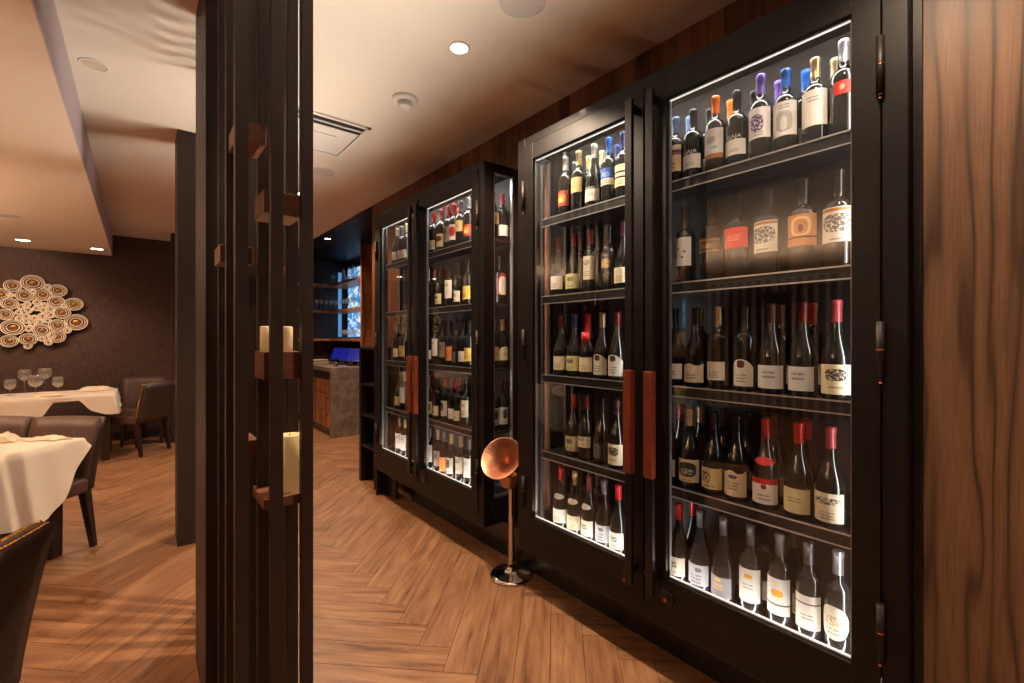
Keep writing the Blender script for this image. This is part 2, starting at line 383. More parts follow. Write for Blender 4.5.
# ------------------------------------------------------------------ wine cabinets
XF = 1.65
def e(z): return H + z
SH = [.634, .221, -.196, -.604, -1.0]          # shelf tops, from the eye
def cabinet(y0, win_near, win_far, label, far):
    W = 1.677
    root = empty('wine_cabinet', label, 'wine cabinet', (0, y0, 0))
    zb, zt = e(-1.175), e(1.10)
    # outer case, local y from 0 to W
    bm = bmesh.new()
    box(bm, XF, XF + .05, 0, .058, zb, zt, .002)
    box(bm, XF, XF + .05, W - .058, W, zb, zt, .002)
    box(bm, XF, XF + .05, .058, W - .058, e(1.057), zt, .002)
    box(bm, XF, XF + .05, .058, W - .058, zb, e(-1.105), .002)
    box(bm, XF + .002, XF + .05, W / 2 - .012, W / 2 + .012, e(-1.105), e(1.057), .001)
    obj('face_frame', bm, M_BLACK, root)
    bm = bmesh.new(); XB = 1.925
    box(bm, XF + .05, XB, .0, W, e(1.06), zt); box(bm, XF + .05, XB, .0, W, zb, e(-1.01))
    box(bm, 1.90, XB, .0, W, e(-1.01), e(1.06))
    obj('case_panels', bm, M_INNER, root)
    for side, win in ((0, win_near), (1, win_far)):
        a, b = (0, .022) if side == 0 else (W - .022, W)
        bm = bmesh.new()
        if win:
            box(bm, XF + .05, 1.728, a, b, e(-1.01), e(1.06)); box(bm, 1.885, 1.90, a, b, e(-1.01), e(1.06))
            box(bm, 1.728, 1.885, a, b, e(1.045), e(1.06))
            obj('side_panel', bm, M_BLACK, root)
            sp = root.children[-1] if False else None
            bm = bmesh.new()
            for (u0, u1, v0, v1) in ((1.728, 1.885, e(1.037), e(1.045)), (1.728, 1.885, e(-1.01), e(-.995)), (1.728, 1.734, e(-.995), e(1.037)), (1.877, 1.885, e(-.995), e(1.037))):
                box(bm, u0, u1, a + .002, b + (.0 if side else .002), v0, v1)
            obj('side_window_trim', bm, M_ALU, root)
            obj('side_glass', bx(1.734, 1.877, (a + b) / 2 - .002, (a + b) / 2 + .002, e(-.995), e(1.037)), M_PANE, root)
        else:
            box(bm, XF + .05, 1.90, a, b, e(-1.01), e(1.06)); obj('side_panel', bm, M_BLACK, root)
    # shelves run the full width behind both doors
    for s in SH[:4]:
        bm = bx(1.686, 1.885, .03, W - .17, e(s) - .014, e(s), .001)
        sh = obj('shelf', bm, M_SHELF, root)
        bm = bmesh.new(); box(bm, 1.678, 1.6855, .03, W - .17, e(s) - .04, e(s) + .002, .001)
        obj('shelf_rail', bm, M_SHELF, sh)
        bm = bmesh.new(); box(bm, 1.675, 1.678, .03, W - .17, e(s) - .002, e(s) + .003); box(bm, 1.675, 1.678, .03, W - .17, e(s) - .041, e(s) - .037)
        obj('edge_trim', bm, M_TRIM, sh)
    for yy in (W - .165, ):
        bm = bmesh.new(); box(bm, 1.684, 1.70, yy, yy + .016, e(-1.01), e(1.05)); box(bm, 1.86, 1.88, yy, yy + .016, e(-1.01), e(1.05))
        obj('shelf_pilaster', bm, M_PIL, root)
    # light strips
    bm = bmesh.new(); box(bm, 1.705, 1.715, .04, W - .06, e(1.04), e(1.05)); obj('led_strip', bm, M_LED, root)
    bm = bmesh.new(); box(bm, 1.680, 1.689, .06, W - .06, e(-1.008), e(-1.0)); obj('led_strip', bm, M_LEDB, root)
    for g in (.1286, W - .745):
        bm = bmesh.new(); box(bm, 1.680, 1.686, g - .022, g - .010, e(-.96), e(.955)); obj('led_strip', bm, M_LEDV, root)
    bm = bmesh.new(); box(bm, 1.678, 1.72, W - .122, W - .116, e(-.99), e(1.03)); obj('jamb_lining', bm, M_PIL, root)
    # doors
    for k in (0, 1):
        if k == 0: d0, d1, g0, g1 = .060, W / 2 - .014, .1286, .745
        else: d0, d1, g0, g1 = W / 2 + .014, W - .060, W - .745, W - .1286
        gz0, gz1 = e(-.972), e(.9676); dz0, dz1 = e(-1.102), e(1.054)
        bm = bmesh.new()
        X0, X1 = XF - .006, XF + .026
        box(bm, X0, X1, d0, g0, dz0, dz1, .0015); box(bm, X0, X1, g1, d1, dz0, dz1, .0015)
        box(bm, X0, X1, g0, g1, dz0, gz0, .0015); box(bm, X0, X1, g0, g1, gz1, dz1, .0015)
        door = obj('door', bm, M_BLACK, root)
        obj('glass_pane', bx(XF + .006, XF + .010, g0, g1, gz0, gz1), M_PANE, door)
        bm = bmesh.new()
        w = .006
        for (a0, a1, b0, b1) in ((g0, g1, gz1 - w, gz1), (g0, g1, gz0, gz0 + w), (g0, g0 + w, gz0 + w, gz1 - w), (g1 - w, g1, gz0 + w, gz1 - w)):
            box(bm, XF + .011, XF + .026, a0, a1, b0, b1)
        obj('glazing_trim', bm, M_ALU, door)
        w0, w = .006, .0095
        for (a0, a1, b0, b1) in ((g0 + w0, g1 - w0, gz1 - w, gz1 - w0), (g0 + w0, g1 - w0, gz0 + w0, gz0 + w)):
            obj('edge_glow', bx(XF + .012, XF + .020, a0, a1, b0, b1), M_EDGE, door)  # no lamp of its own: emission makes the glazing trim look lit
        # full-height handle
        hy = (W / 2 - .052 - .0) if k == 0 else (W / 2 + .048)
        bm = bmesh.new()
        box(bm, 1.585, 1.604, hy - .017, hy + .017, e(-1.03), e(1.0), .002)
        box(bm, 1.604, 1.644, hy - .009, hy + .009, e(.955), e(.985), .002)
        box(bm, 1.604, 1.644, hy - .009, hy + .009, e(-.985), e(-.955), .002)
        box(bm, 1.604, 1.612, hy - .010, hy + .010, e(-.96), e(.96), .001)
        obj('handle', bm, M_BLACKMET, door)
        obj('wooden_grip', bx(1.575, 1.606, hy - .0195, hy + .0195, e(-.5635), e(-.134), .003), M_GRIP, door)
        ly = W / 2 - .098 if k == 0 else W / 2 + .098
        bm = bmesh.new(); tube(bm, (XF - .016, ly, e(-1.046)), (XF - .005, ly, e(-1.046)), .030, .033, 24)
        tube(bm, (XF - .022, ly, e(-1.040)), (XF - .015, ly, e(-1.040)), .016, .016, 16)
        obj('lock', bm, M_BLACKMET, door)
        bm = bmesh.new(); tube(bm, (XF - .024, ly, e(-1.049)), (XF - .021, ly, e(-1.049)), .008, .008, 12)
        obj('lock_button', bm, M_COPPERRING, door)
        yh = .059 if k == 0 else W - .059
        for zc in (.781, -.033, -.84):
            bm = bmesh.new(); tube(bm, (XF - .012, yh, e(zc - .08)), (XF - .012, yh, e(zc + .08)), .0105, .0105, 14)
            tube(bm, (XF - .012, yh, e(zc - .092)), (XF - .012, yh, e(zc - .083)), .003, .008, 12)
            obj('hinge', bm, M_HINGE, door)
            bm = bmesh.new(); tube(bm, (XF - .012, yh, e(zc - .003)), (XF - .012, yh, e(zc + .001)), .0112, .0112, 14)
            obj('hinge_ring', bm, M_COPPERRING, door)
            bm = bmesh.new(); tube(bm, (XF - .012, yh, e(zc - .098)), (XF - .012, yh, e(zc - .092)), .005, .003, 10)
            obj('hinge_finial', bm, M_COPPERRING, door)
    if far:
        for yy in (W - .26, W - .02):
            pass
        bm = bmesh.new()
        taper(bm, (1.70, W - .03, .0), (.10, .018), (1.70, W - .03, zb), (.10, .018), .001)
        taper(bm, (1.745, W - .14, .0), (.018, .22), (1.745, W - .14, zb), (.018, .22), .001)
        obj('support_leg', bm, M_BLACKMET, root)
    return root
cabA = cabinet(.277, False, True, 'near tall black wine cabinet with two glass doors beside the walnut wall panel', False)
cabB = cabinet(2.28, True, True, 'far tall black wine cabinet with glass doors, beyond the copper funnel stand', True)
struct('wall_plinth', bx(1.835, XW, .255, 3.6, 0, e(-1.19), .002), M_PLINTH)
struct('trim_2', bx(1.70, XW, .256, .275, 0, CEIL), M_BLACKMET)

# ------------------------------------------------------------------ bottles
def arc_label(r, z0, z1, half, n=14, top=None):
    bm = bmesh.new(); uv = bm.loops.layers.uv.verify()
    R = r + .0008
    rows = []
    nz = 5
    for j in range(nz + 1):
        row = []
        for i in range(n + 1):
            u = i / n; ph = (u - .5) * 2 * half; v = j / nz
            lim = 1.0
            if top == 'round': # oval
                x = abs(u - .5) * 2; hh = math.sqrt(max(0, 1 - x ** 2.6)); vv = .5 + (v - .5) * max(.25, hh)
            elif top == 'arch':
                x = abs(u - .5) * 2; vv = v * (1 - .30 * x ** 2.2)
            elif top == 'torn':
                vv = v * (1 - .12 * (math.sin(u * 11) * .5 + .5) * (1 if u < .8 else 1.6))
            else: vv = v
            z = z0 + (z1 - z0) * vv
            row.append((bm.verts.new((-R * math.cos(ph), -R * math.sin(ph), z)), (u, vv)))
        rows.append(row)
    for j in range(nz):
        for i in range(n):
            q = [rows[j][i], rows[j][i + 1], rows[j + 1][i + 1], rows[j + 1][i]]
            f = bm.faces.new([a[0] for a in q]); f.smooth = True
            for l, a in zip(f.loops, q): l[uv].uv = a[1]
    return bm
SHAPES = {
 'bdx': dict(body=[(0, .004), (.012, .001), (.034, 0), (.0375, .004), (.0380, .02), (.0380, .185), (.0372, .196), (.0335, .207), (.0260, .216), (.0185, .2235), (.0150, .232), (.0142, .25)], cap0=.245, r=.0380),
 'bur': dict(body=[(0, .004), (.012, .001), (.039, 0), (.0428, .004), (.0433, .02), (.0433, .115), (.0422, .132), (.0375, .155), (.0290, .180), (.0215, .203), (.0170, .222), (.0150, .25)], cap0=.245, r=.0433),
}
BH = .318
def bottle_meshes():
    R = {}
    for k, s in SHAPES.items():
        bm = bmesh.new(); lathe(bm, s['body'], 28)
        lathe(bm, [(.0142, .249), (.0142, BH - .004)], 20)
        bmesh.ops.recalc_face_normals(bm, faces=bm.faces[:])
        me = mesh_from(bm, k + '_body'); me.materials.append(M_BOTTLE); R[k] = me
    bm = bmesh.new()
    lathe(bm, [(.0153, .243), (.0153, .244), (.0150, .262), (.0148, BH - .022), (.0162, BH - .020), (.0164, BH - .008), (.0152, BH - .002), (.0120, BH), (0, BH)], 20)
    bmesh.ops.recalc_face_normals(bm, faces=bm.faces[:])
    me = mesh_from(bm, 'capsule'); me.materials.append(M_BOTTLE); R['cap'] = me
    bm = bmesh.new()
    lathe(bm, [(.0260, .196), (.0235, .203), (.0205, .213), (.0175, .228), (.0158, .25), (.0150, BH - .022), (.0166, BH - .018), (.0168, BH - .008), (.0152, BH - .002), (0, BH)], 20)
    for i in range(5): tube(bm, (-.027 - .004 * math.cos(i), .012 * (i - 2), .15 + .008 * (i % 2)), (-.020, .009 * (i - 2), .225), .004, .005, 8)
    bmesh.ops.recalc_face_normals(bm, faces=bm.faces[:])
    me = mesh_from(bm, 'wax'); me.materials.append(M_BOTTLE); R['wax'] = me
    return R
BM = bottle_meshes()
LM = {}
def label_mesh(shape, z0, z1, form, half=1.15):
    k = (shape, round(z0, 3), round(z1, 3), form, half)
    if k not in LM:
        me = mesh_from(arc_label(SHAPES[shape]['r'], z0, z1, half, top=form), 'label'); me.materials.append(M_PAPER); LM[k] = me
    return LM[k]
CAPC = {'red': (170, 14, 22), 'dark red': (92, 16, 24), 'orange': (226, 108, 12), 'purple': (104, 76, 158), 'blue': (28, 96, 186), 'pale blue': (96, 120, 164),
        'gold': (182, 158, 120), 'cream': (206, 190, 150), 'grey': (104, 104, 108), 'silver': (168, 168, 172), 'black': (16, 14, 16), 'white': (205, 198, 190),
        'pink': (150, 60, 66), 'yellow': (206, 182, 118), 'plum': (58, 22, 36), 'navy': (30, 50, 110)}
def cap_mat(c):
    if c == 'black': return plain('capsule_black', srgb(22, 20, 22), .25, .3)
    return plain('capsule_' + c.replace(' ', '_'), srgb(*CAPC[c]), .32, .25 if c not in ('silver', 'grey', 'gold') else .7)
def lab_mat(name, base, ink=(60, 50, 46), lines=4, l0=.12, l1=.5, bands=(), emblem=None, soft=.9):
    key = 'label_' + name
    if key in MATS: return MATS[key]
    m, nt, out = newmat(key)
    p = principled(nt, out, srgb(*base), .55, 0, .3)
    s = nt.nodes.new('ShaderNodeSeparateXYZ'); nt.links.new(uvco(nt), s.inputs[0]); u, v = s.outputs[0], s.outputs[1]
    col = srgb(*base)
    B = srgb(*base)
    rgb = nt.nodes.new('ShaderNodeRGB'); rgb.outputs[0].default_value = B; col = rgb.outputs[0]
    def rng(x, a, b): return math_(nt, 'MULTIPLY', math_(nt, 'GREATER_THAN', x, a), math_(nt, 'LESS_THAN', x, b))
    for (a, b, c) in bands: col = mixc(nt, rng(v, a, b), col, srgb(*c))
    if lines:
        t = math_(nt, 'MULTIPLY', math_(nt, 'SUBTRACT', v, l0), lines / (l1 - l0))
        row = math_(nt, 'FLOOR', t)
        c = nt.nodes.new('ShaderNodeCombineXYZ'); nt.links.new(math_(nt, 'MULTIPLY', u, 34), c.inputs[0]); nt.links.new(math_(nt, 'MULTIPLY', row, 7.3), c.inputs[1])
        n = noise(nt, c.outputs[0], 1.0, 1)
        k = math_(nt, 'MULTIPLY', rng(v, l0, l1), math_(nt, 'LESS_THAN', math_(nt, 'FRACT', t), .5))
        k = math_(nt, 'MULTIPLY', k, rng(u, .28, .72)); k = math_(nt, 'MULTIPLY', k, math_(nt, 'GREATER_THAN', n, .42))
        col = mixc(nt, math_(nt, 'MULTIPLY', k, .65), col, srgb(*ink))
    if emblem:
        for (cu, cv, ru, rv, ec, thr) in (emblem if isinstance(emblem, list) else [emblem]):
            du = math_(nt, 'DIVIDE', math_(nt, 'SUBTRACT', u, cu), ru); dv = math_(nt, 'DIVIDE', math_(nt, 'SUBTRACT', v, cv), rv)
            dd = math_(nt, 'ADD', math_(nt, 'POWER', math_(nt, 'ABSOLUTE', du), 3), math_(nt, 'POWER', math_(nt, 'ABSOLUTE', dv), 3))
            k = math_(nt, 'LESS_THAN', dd, 1)
            if thr > 0:
                n = noise(nt, mapping(nt, uvco(nt), (11, 13, 1), (cu * 9, 0, 0)), 1, 3, .7)
                k = math_(nt, 'MULTIPLY', k, math_(nt, 'GREATER_THAN', n, thr))
            col = mixc(nt, k, col, srgb(*ec))
    nt.links.new(col, p.inputs['Base Color'])
    MATS[key] = m
    return m
# label styles: words, material arguments, z0, z1, form
LS = {
 'white':   ('white label', dict(base=(226, 220, 212)), .035, .105, None),
 'whitelow':('low white label', dict(base=(224, 218, 212), ink=(20, 20, 20), lines=2, l0=.25, l1=.6), .028, .090, None),
 'gaja':    ('black and white label', dict(base=(222, 218, 214), lines=2, l0=.2, l1=.45), .045, .108, None),
 'montes':  ('white label with purple figure', dict(base=(228, 222, 222), lines=2, l0=.08, l1=.25, emblem=(.45, .5, .25, .28, (84, 58, 108), .46)), .075, .185, None),
 'arch':    ('white label with grey gateway', dict(base=(226, 222, 220), lines=2, l0=.8, l1=.95, emblem=[(.5, .42, .3, .3, (176, 172, 170), 0), (.5, .36, .12, .2, (214, 210, 206), 0)]), .060, .185, None),
 'turq':    ('white label with turquoise mark', dict(base=(224, 218, 214), lines=0, bands=((0, .16, (170, 116, 84)),), emblem=[(.45, .62, .2, .12, (170, 166, 170), 0), (.6, .36, .14, .04, (110, 200, 200), 0)]), .055, .175, None),
 'bigwhite':('large white label', dict(base=(228, 222, 214), lines=2, l0=.68, l1=.86), .062, .190, None),
 'tanblue': ('tan and blue label', dict(base=(222, 196, 156), lines=2, l0=.1, l1=.4, bands=((.62, .72, (176, 96, 50)), (.72, .82, (60, 74, 120)))), .055, .175, None),
 'redsq':   ('small red label', dict(base=(206, 42, 34), lines=0, emblem=(.5, .55, .14, .2, (222, 160, 130), .4)), .130, .172, None),
 'dots':    ('tall white label with black dots', dict(base=(206, 208, 212), lines=0, emblem=[(.4, .6, .06, .03, (20, 20, 30), 0), (.7, .5, .06, .03, (20, 20, 30), 0), (.3, .35, .06, .03, (20, 20, 30), 0), (.6, .3, .06, .03, (20, 20, 30), 0)]), .070, .185, None),
 'brown':   ('brown label', dict(base=(92, 66, 38), ink=(200, 170, 110), lines=2, l0=.3, l1=.6, bands=((.8, .9, (150, 120, 70)), (0, .1, (150, 120, 70)))), .110, .165, None),
 'red':     ('red label', dict(base=(214, 46, 36), ink=(230, 160, 110), lines=3, l0=.35, l1=.7), .110, .185, None),
 'chateau': ('white label with grey chateau drawing', dict(base=(220, 212, 200), lines=1, l0=.06, l1=.16, bands=((.88, .97, (178, 120, 66)),), emblem=(.5, .55, .42, .26, (92, 86, 80), .47)), .080, .190, None),
 'tanarch': ('orange-tan label with archway', dict(base=(196, 128, 76), lines=0, bands=((.24, .29, (50, 30, 20)),), emblem=[(.5, .62, .3, .3, (226, 190, 140), 0), (.5, .6, .2, .24, (196, 128, 76), 0), (.5, .55, .07, .12, (120, 70, 36), 0)]), .085, .190, None),
 'cream':   ('cream label', dict(base=(214, 202, 172)), .030, .100, None),
 'creamtorn':('cream label with wavy top', dict(base=(212, 198, 176), lines=2, l0=.2, l1=.5), .020, .095, 'torn'),
 'whitecrest':('white label with dark crest', dict(base=(206, 200, 190), lines=3, l0=.15, l1=.5, emblem=(.5, .82, .16, .14, (70, 40, 44), .35)), .020, .118, 'arch'),
 'script':  ('white label with grey script', dict(base=(204, 202, 200), ink=(40, 60, 90), lines=2, l0=.45, l1=.85), .020, .100, None),
 'eagle':   ('cream label with dark bird', dict(base=(212, 198, 166), lines=1, l0=.2, l1=.32, emblem=(.5, .65, .3, .2, (60, 50, 44), .45)), .018, .112, None),
 'photo':   ('cream label with dark picture', dict(base=(216, 204, 168), lines=1, l0=.05, l1=.14, emblem=[(.5, .55, .36, .32, (52, 50, 58), 0), (.5, .45, .28, .14, (180, 176, 178), .48)]), .028, .120, None),
 'ornate':  ('pale yellow label with black ornament', dict(base=(212, 200, 146), lines=1, l0=.1, l1=.25, emblem=(.35, .55, .2, .3, (60, 56, 40), .5)), .025, .105, None),
 'shield':  ('cream shield label', dict(base=(214, 200, 172), lines=3, l0=.25, l1=.6, emblem=(.5, .75, .15, .07, (60, 60, 96), .4)), .020, .115, 'torn'),
 'redband': ('white label with red band', dict(base=(216, 212, 208), lines=2, l0=.15, l1=.45, bands=((.78, 1.0, (186, 30, 40)),), emblem=(.5, .68, .09, .09, (120, 30, 40), 0)), .022, .110, None),
 'paleyel': ('pale yellow label', dict(base=(214, 206, 158), lines=2, l0=.45, l1=.7), .018, .100, None),
 'signed':  ('cream label with black handwriting', dict(base=(214, 204, 178), ink=(30, 26, 24), lines=3, l0=.1, l1=.4, emblem=(.5, .72, .4, .12, (40, 34, 34), .5)), .018, .110, None),
 'wscript': ('white label with curled emblem', dict(base=(226, 218, 204), lines=2, l0=.1, l1=.3, emblem=(.5, .6, .2, .18, (60, 46, 44), .5)), .030, .105, None),
 'greyw':   ('pale grey label', dict(base=(190, 190, 198), ink=(80, 80, 96), lines=3, l0=.1, l1=.6, emblem=(.6, .75, .12, .1, (90, 90, 100), .4)), .030, .110, None),
 'goldgrey':('grey label with gold writing', dict(base=(126, 122, 130), ink=(210, 160, 60), lines=2, l0=.35, l1=.7, emblem=(.5, .85, .12, .07, (220, 170, 60), .3)), .025, .100, None),
 'gold1':   ('tall white label with gold emblem', dict(base=(226, 222, 218), lines=2, l0=.4, l1=.6, emblem=(.5, .78, .16, .06, (212, 156, 40), .3)), .045, .165, None),
 'goldline':('white label with gold emblem and black line', dict(base=(226, 222, 218), lines=0, bands=((.26, .30, (30, 28, 30)),), emblem=(.5, .6, .22, .1, (216, 156, 36), .3)), .045, .170, None),
 'blackline':('white label with black line', dict(base=(214, 208, 200), lines=2, l0=.3, l1=.5, bands=((.74, .78, (30, 28, 30)),)), .040, .150, None),
 'oval':    ('round white label', dict(base=(218, 208, 190), lines=2, l0=.15, l1=.4, emblem=(.5, .55, .25, .15, (170, 150, 110), .5)), .045, .150, 'round'),
 'sunset':  ('orange picture label', dict(base=(150, 60, 50), lines=0, emblem=[(.5, .5, .34, .3, (232, 120, 60), 0), (.5, .4, .16, .14, (244, 200, 110), 0)]), .050, .130, None),
 'tan':     ('tan label', dict(base=(206, 174, 122), ink=(90, 60, 30), lines=3, l0=.35, l1=.7), .100, .175, None),
 'whlow':   ('white label low on the bottle', dict(base=(222, 216, 206), ink=(20, 20, 24), lines=2, l0=.35, l1=.6, bands=((.82, 1, (120, 110, 104)),)), .030, .100, None),
 'bluewhite':('blue and white label', dict(base=(38, 84, 164), lines=0, bands=((0, .38, (216, 206, 186)),), emblem=[(.5, .62, .3, .16, (120, 150, 200), .45), (.5, .2, .3, .1, (150, 130, 120), .5)]), .085, .165, None),
 'bands':   ('cream label with dark bands', dict(base=(220, 202, 166), lines=2, l0=.1, l1=.3, bands=((.38, .46, (40, 34, 30)), (.62, .7, (40, 34, 30)))), .060, .160, None),
 'tallcream':('tall cream label', dict(base=(208, 198, 178), ink=(70, 60, 50), lines=3, l0=.15, l1=.4, emblem=(.5, .72, .25, .1, (100, 90, 80), .5)), .065, .180, None),
 'emblemdark':('dark label with gold emblem', dict(base=(46, 40, 40), lines=1, l0=.82, l1=.92, ink=(160, 150, 140), emblem=(.5, .45, .28, .22, (198, 164, 106), .44)), .085, .185, None),
 'yellemb': ('pale yellow label with small bird', dict(base=(204, 196, 146), lines=2, l0=.1, l1=.3, emblem=(.5, .65, .2, .16, (90, 90, 80), .45)), .030, .105, None),
 'blackstripe':('black label with thin white lines', dict(base=(24, 24, 28), ink=(150, 150, 156), lines=7, l0=.1, l1=.9), .025, .110, None),
 'yellowcr':('bright yellow label', dict(base=(214, 180, 84), lines=2, l0=.2, l1=.5), .040, .130, None),
 'orangel': ('orange label', dict(base=(226, 140, 70), lines=3, l0=.2, l1=.6), .035, .135, None),
 'reddiam': ('white label with red diamond', dict(base=(220, 214, 212), lines=0, emblem=(.62, .55, .28, .3, (190, 34, 40), 0)), .055, .165, None),
 'creamblk':('cream label with dark roundel', dict(base=(216, 200, 168), lines=1, l0=.08, l1=.2, emblem=(.5, .62, .36, .2, (54, 46, 44), .0)), .035, .130, None),
 'greybr':  ('grey-brown label', dict(base=(138, 122, 106), ink=(60, 50, 50), lines=2, l0=.2, l1=.4, emblem=(.5, .65, .25, .2, (84, 74, 84), .45)), .055, .165, None),
 'redblue': ('red and blue label', dict(base=(30, 40, 110), lines=0, bands=((0, .45, (206, 40, 44)),), emblem=(.5, .55, .14, .1, (220, 220, 230), 0)), .090, .150, None),
 'archred': ('white arched label edged in red', dict(base=(150, 34, 36), lines=0, emblem=[(.5, .42, .36, .44, (212, 200, 184), 0)]), .060, .200, 'arch'),
 'slant':   ('cream slanted label', dict(base=(206, 192, 150), lines=2, l0=.35, l1=.6), .050, .140, 'arch'),
 'portrait':('tall white label with dark picture', dict(base=(206, 200, 190), lines=1, l0=.1, l1=.2, emblem=(.5, .6, .2, .28, (50, 46, 44), .4)), .040, .150, None),
}
def text_wrap(s, size, r, z):
    cu = bpy.data.curves.new('t', 'FONT'); cu.body = s; cu.size = size; cu.align_x = 'CENTER'; cu.resolution_u = 2
    o = bpy.data.objects.new('t', cu); COL.objects.link(o)
    dg = bpy.context.evaluated_depsgraph_get(); me = bpy.data.meshes.new_from_object(o.evaluated_get(dg))
    bpy.data.objects.remove(o)
    for v in me.vertices:
        ph = v.co.x / r; v.co = (-(r + .0012) * math.cos(ph), -(r + .0012) * math.sin(ph), z + v.co.y)
    me.materials.clear(); me.materials.append(plain('white_print', srgb(226, 222, 216), .5))
    return me
GAJA = text_wrap('GAJA', .023, .0380, .112)
ORD = ['', 'first', 'second', 'third', 'fourth', 'fifth', 'sixth', 'seventh', 'eighth', 'ninth', 'tenth']
USED = set()
def bottle(x, y, z, shape, cap, style, label, group, rz=0.0, glass=None, scale=1.0, neck=None, wide=1.0):
    root = empty('wine_bottle', label, 'wine bottle', (x, y, z), rz, group)
    if scale != 1 or wide != 1: root.scale = (wide, wide, scale)
    b = bpy.data.objects.new('bottle_glass', BM[shape]); link(b, root)
    if glass: b.material_slots[0].link = 'OBJECT'; b.material_slots[0].material = glass
    wax = cap.startswith('wax ')
    if wax: cap = cap[4:]
    c = bpy.data.objects.new('capsule', BM['wax' if wax else 'cap']); link(c, root)
    c.material_slots[0].link = 'OBJECT'; c.material_slots[0].material = cap_mat(cap)
    if style:
        w, a, z0, z1, form = LS[style]
        l = bpy.data.objects.new('paper_label', label_mesh(shape, z0, min(z1, .118) if shape == 'bur' else z1, form, {'redsq': .6, 'redblue': .8}.get(style, 1.15))); link(l, root)
        l.material_slots[0].link = 'OBJECT'; l.material_slots[0].material = lab_mat(style, **a)
        if style == 'gaja': link(bpy.data.objects.new('lettering', GAJA), root)
    if neck:
        r, zz = (.030, .172) if shape == 'bur' else (.0375, .178)
        nl = bpy.data.objects.new('neck_label', neck_mesh()); link(nl, root)
        nl.material_slots[0].link = 'OBJECT'; nl.material_slots[0].material = plain('neck_' + neck, srgb(*{'red': (190, 30, 34), 'cream': (214, 200, 176), 'white': (206, 204, 204), 'silver': (120, 116, 110)}[neck]), .5)
    return root
def neck_mesh():
    if 'neck' not in LM:
        bm = bmesh.new(); n = 12
        R = lambda z: .0300 + (.1766 - z) * .45
        rows = []
        for j in range(4):
            row = []
            for i in range(n + 1):
                u = i / n; ph = (u - .5) * 1.9; hh = .013 * math.sqrt(max(.12, 1 - (2 * u - 1) ** 2)); z = .170 + (j / 3 - .5) * 2 * hh
                r = R(z) + .0026
                row.append(bm.verts.new((-r * math.cos(ph), -r * math.sin(ph), z)))
            rows.append(row)
        for j in range(3):
            for i in range(n): bm.faces.new([rows[j][i], rows[j][i + 1], rows[j + 1][i + 1], rows[j + 1][i]]).smooth = True
        me = mesh_from(bm, 'neck_label'); me.materials.append(M_PAPER); LM['neck'] = me
    return LM['neck']
def ypx(px, x):
    u = px - 512; return x * (CS * 455 - SN * u) / (SN * 455 + CS * u)
DOORS = {2: 'nearest glass door', 1: 'second glass door', 4: 'third glass door', 3: 'farthest glass door'}
SHN = ['top shelf', 'second shelf', 'middle shelf', 'fourth shelf', 'bottom row']
XR = (1.735, 1.8265)
def row(door, si, items, backs=(), scale=1.0, glass=None):
    n = len(items); prev = None; ys = []
    for i, it in enumerate(items):
        px, cap, style, shape = it[:4]; kw = it[4] if len(it) > 4 else {}
        y = ypx(px, XR[0]); r = (.0385 if shape == 'bdx' else .0436) * kw.get('w', 1.0)
        if prev is not None and prev[0] - y < prev[1] + r: y = prev[0] - prev[1] - r
        prev = (y, r); ys.append(y)
        where = ORD[i + 1] + ' from left in front, ' + SHN[si] + ', ' + DOORS[door]
        capw = cap.replace('wax ', '')
        lb = '%s-capped bottle with %s, %s' % (capw.replace(' ', '-'), LS[style][0], where)
        wd = lb.split()
        if len(wd) > 16: lb = '%s-capped bottle, %s, %s, %s, %s' % (capw.replace(' ', '-'), LS[style][0], ORD[i + 1] + ' in front', SHN[si], DOORS[door])
        if len(lb.split()) > 16: lb = '%s-capped bottle, %s in front, %s, %s' % (capw.replace(' ', '-'), ORD[i + 1], SHN[si], DOORS[door])
        bottle(XR[0] + random.uniform(-.003, .003), y, e(SH[si]) + .0005, shape, cap, style, lb, 'bottles on the %s behind the %s' % (SHN[si], DOORS[door]),
               kw.get('rz', random.uniform(-.12, .22)), kw.get('glass', glass), scale * kw.get('s', 1), kw.get('neck'), kw.get('w', 1.0))
    prev = None
    for i, (px, cap) in enumerate(backs):
        y = ypx(px, XR[1])
        if prev is not None and prev - y < .0880: y = prev - .0880
        prev = y
        lb = '%s-capped dark bottle, %s from left in the back row, %s, %s' % (cap.replace(' ', '-'), ORD[i + 1], SHN[si], DOORS[door])
        bottle(XR[1], y, e(SH[si]) + .0005, random.choice(['bdx', 'bur']) if si > 2 else 'bdx', cap, random.choice(['cream', 'white']), lb, 'back row bottles behind the %s' % DOORS[door], 0, None, scale)
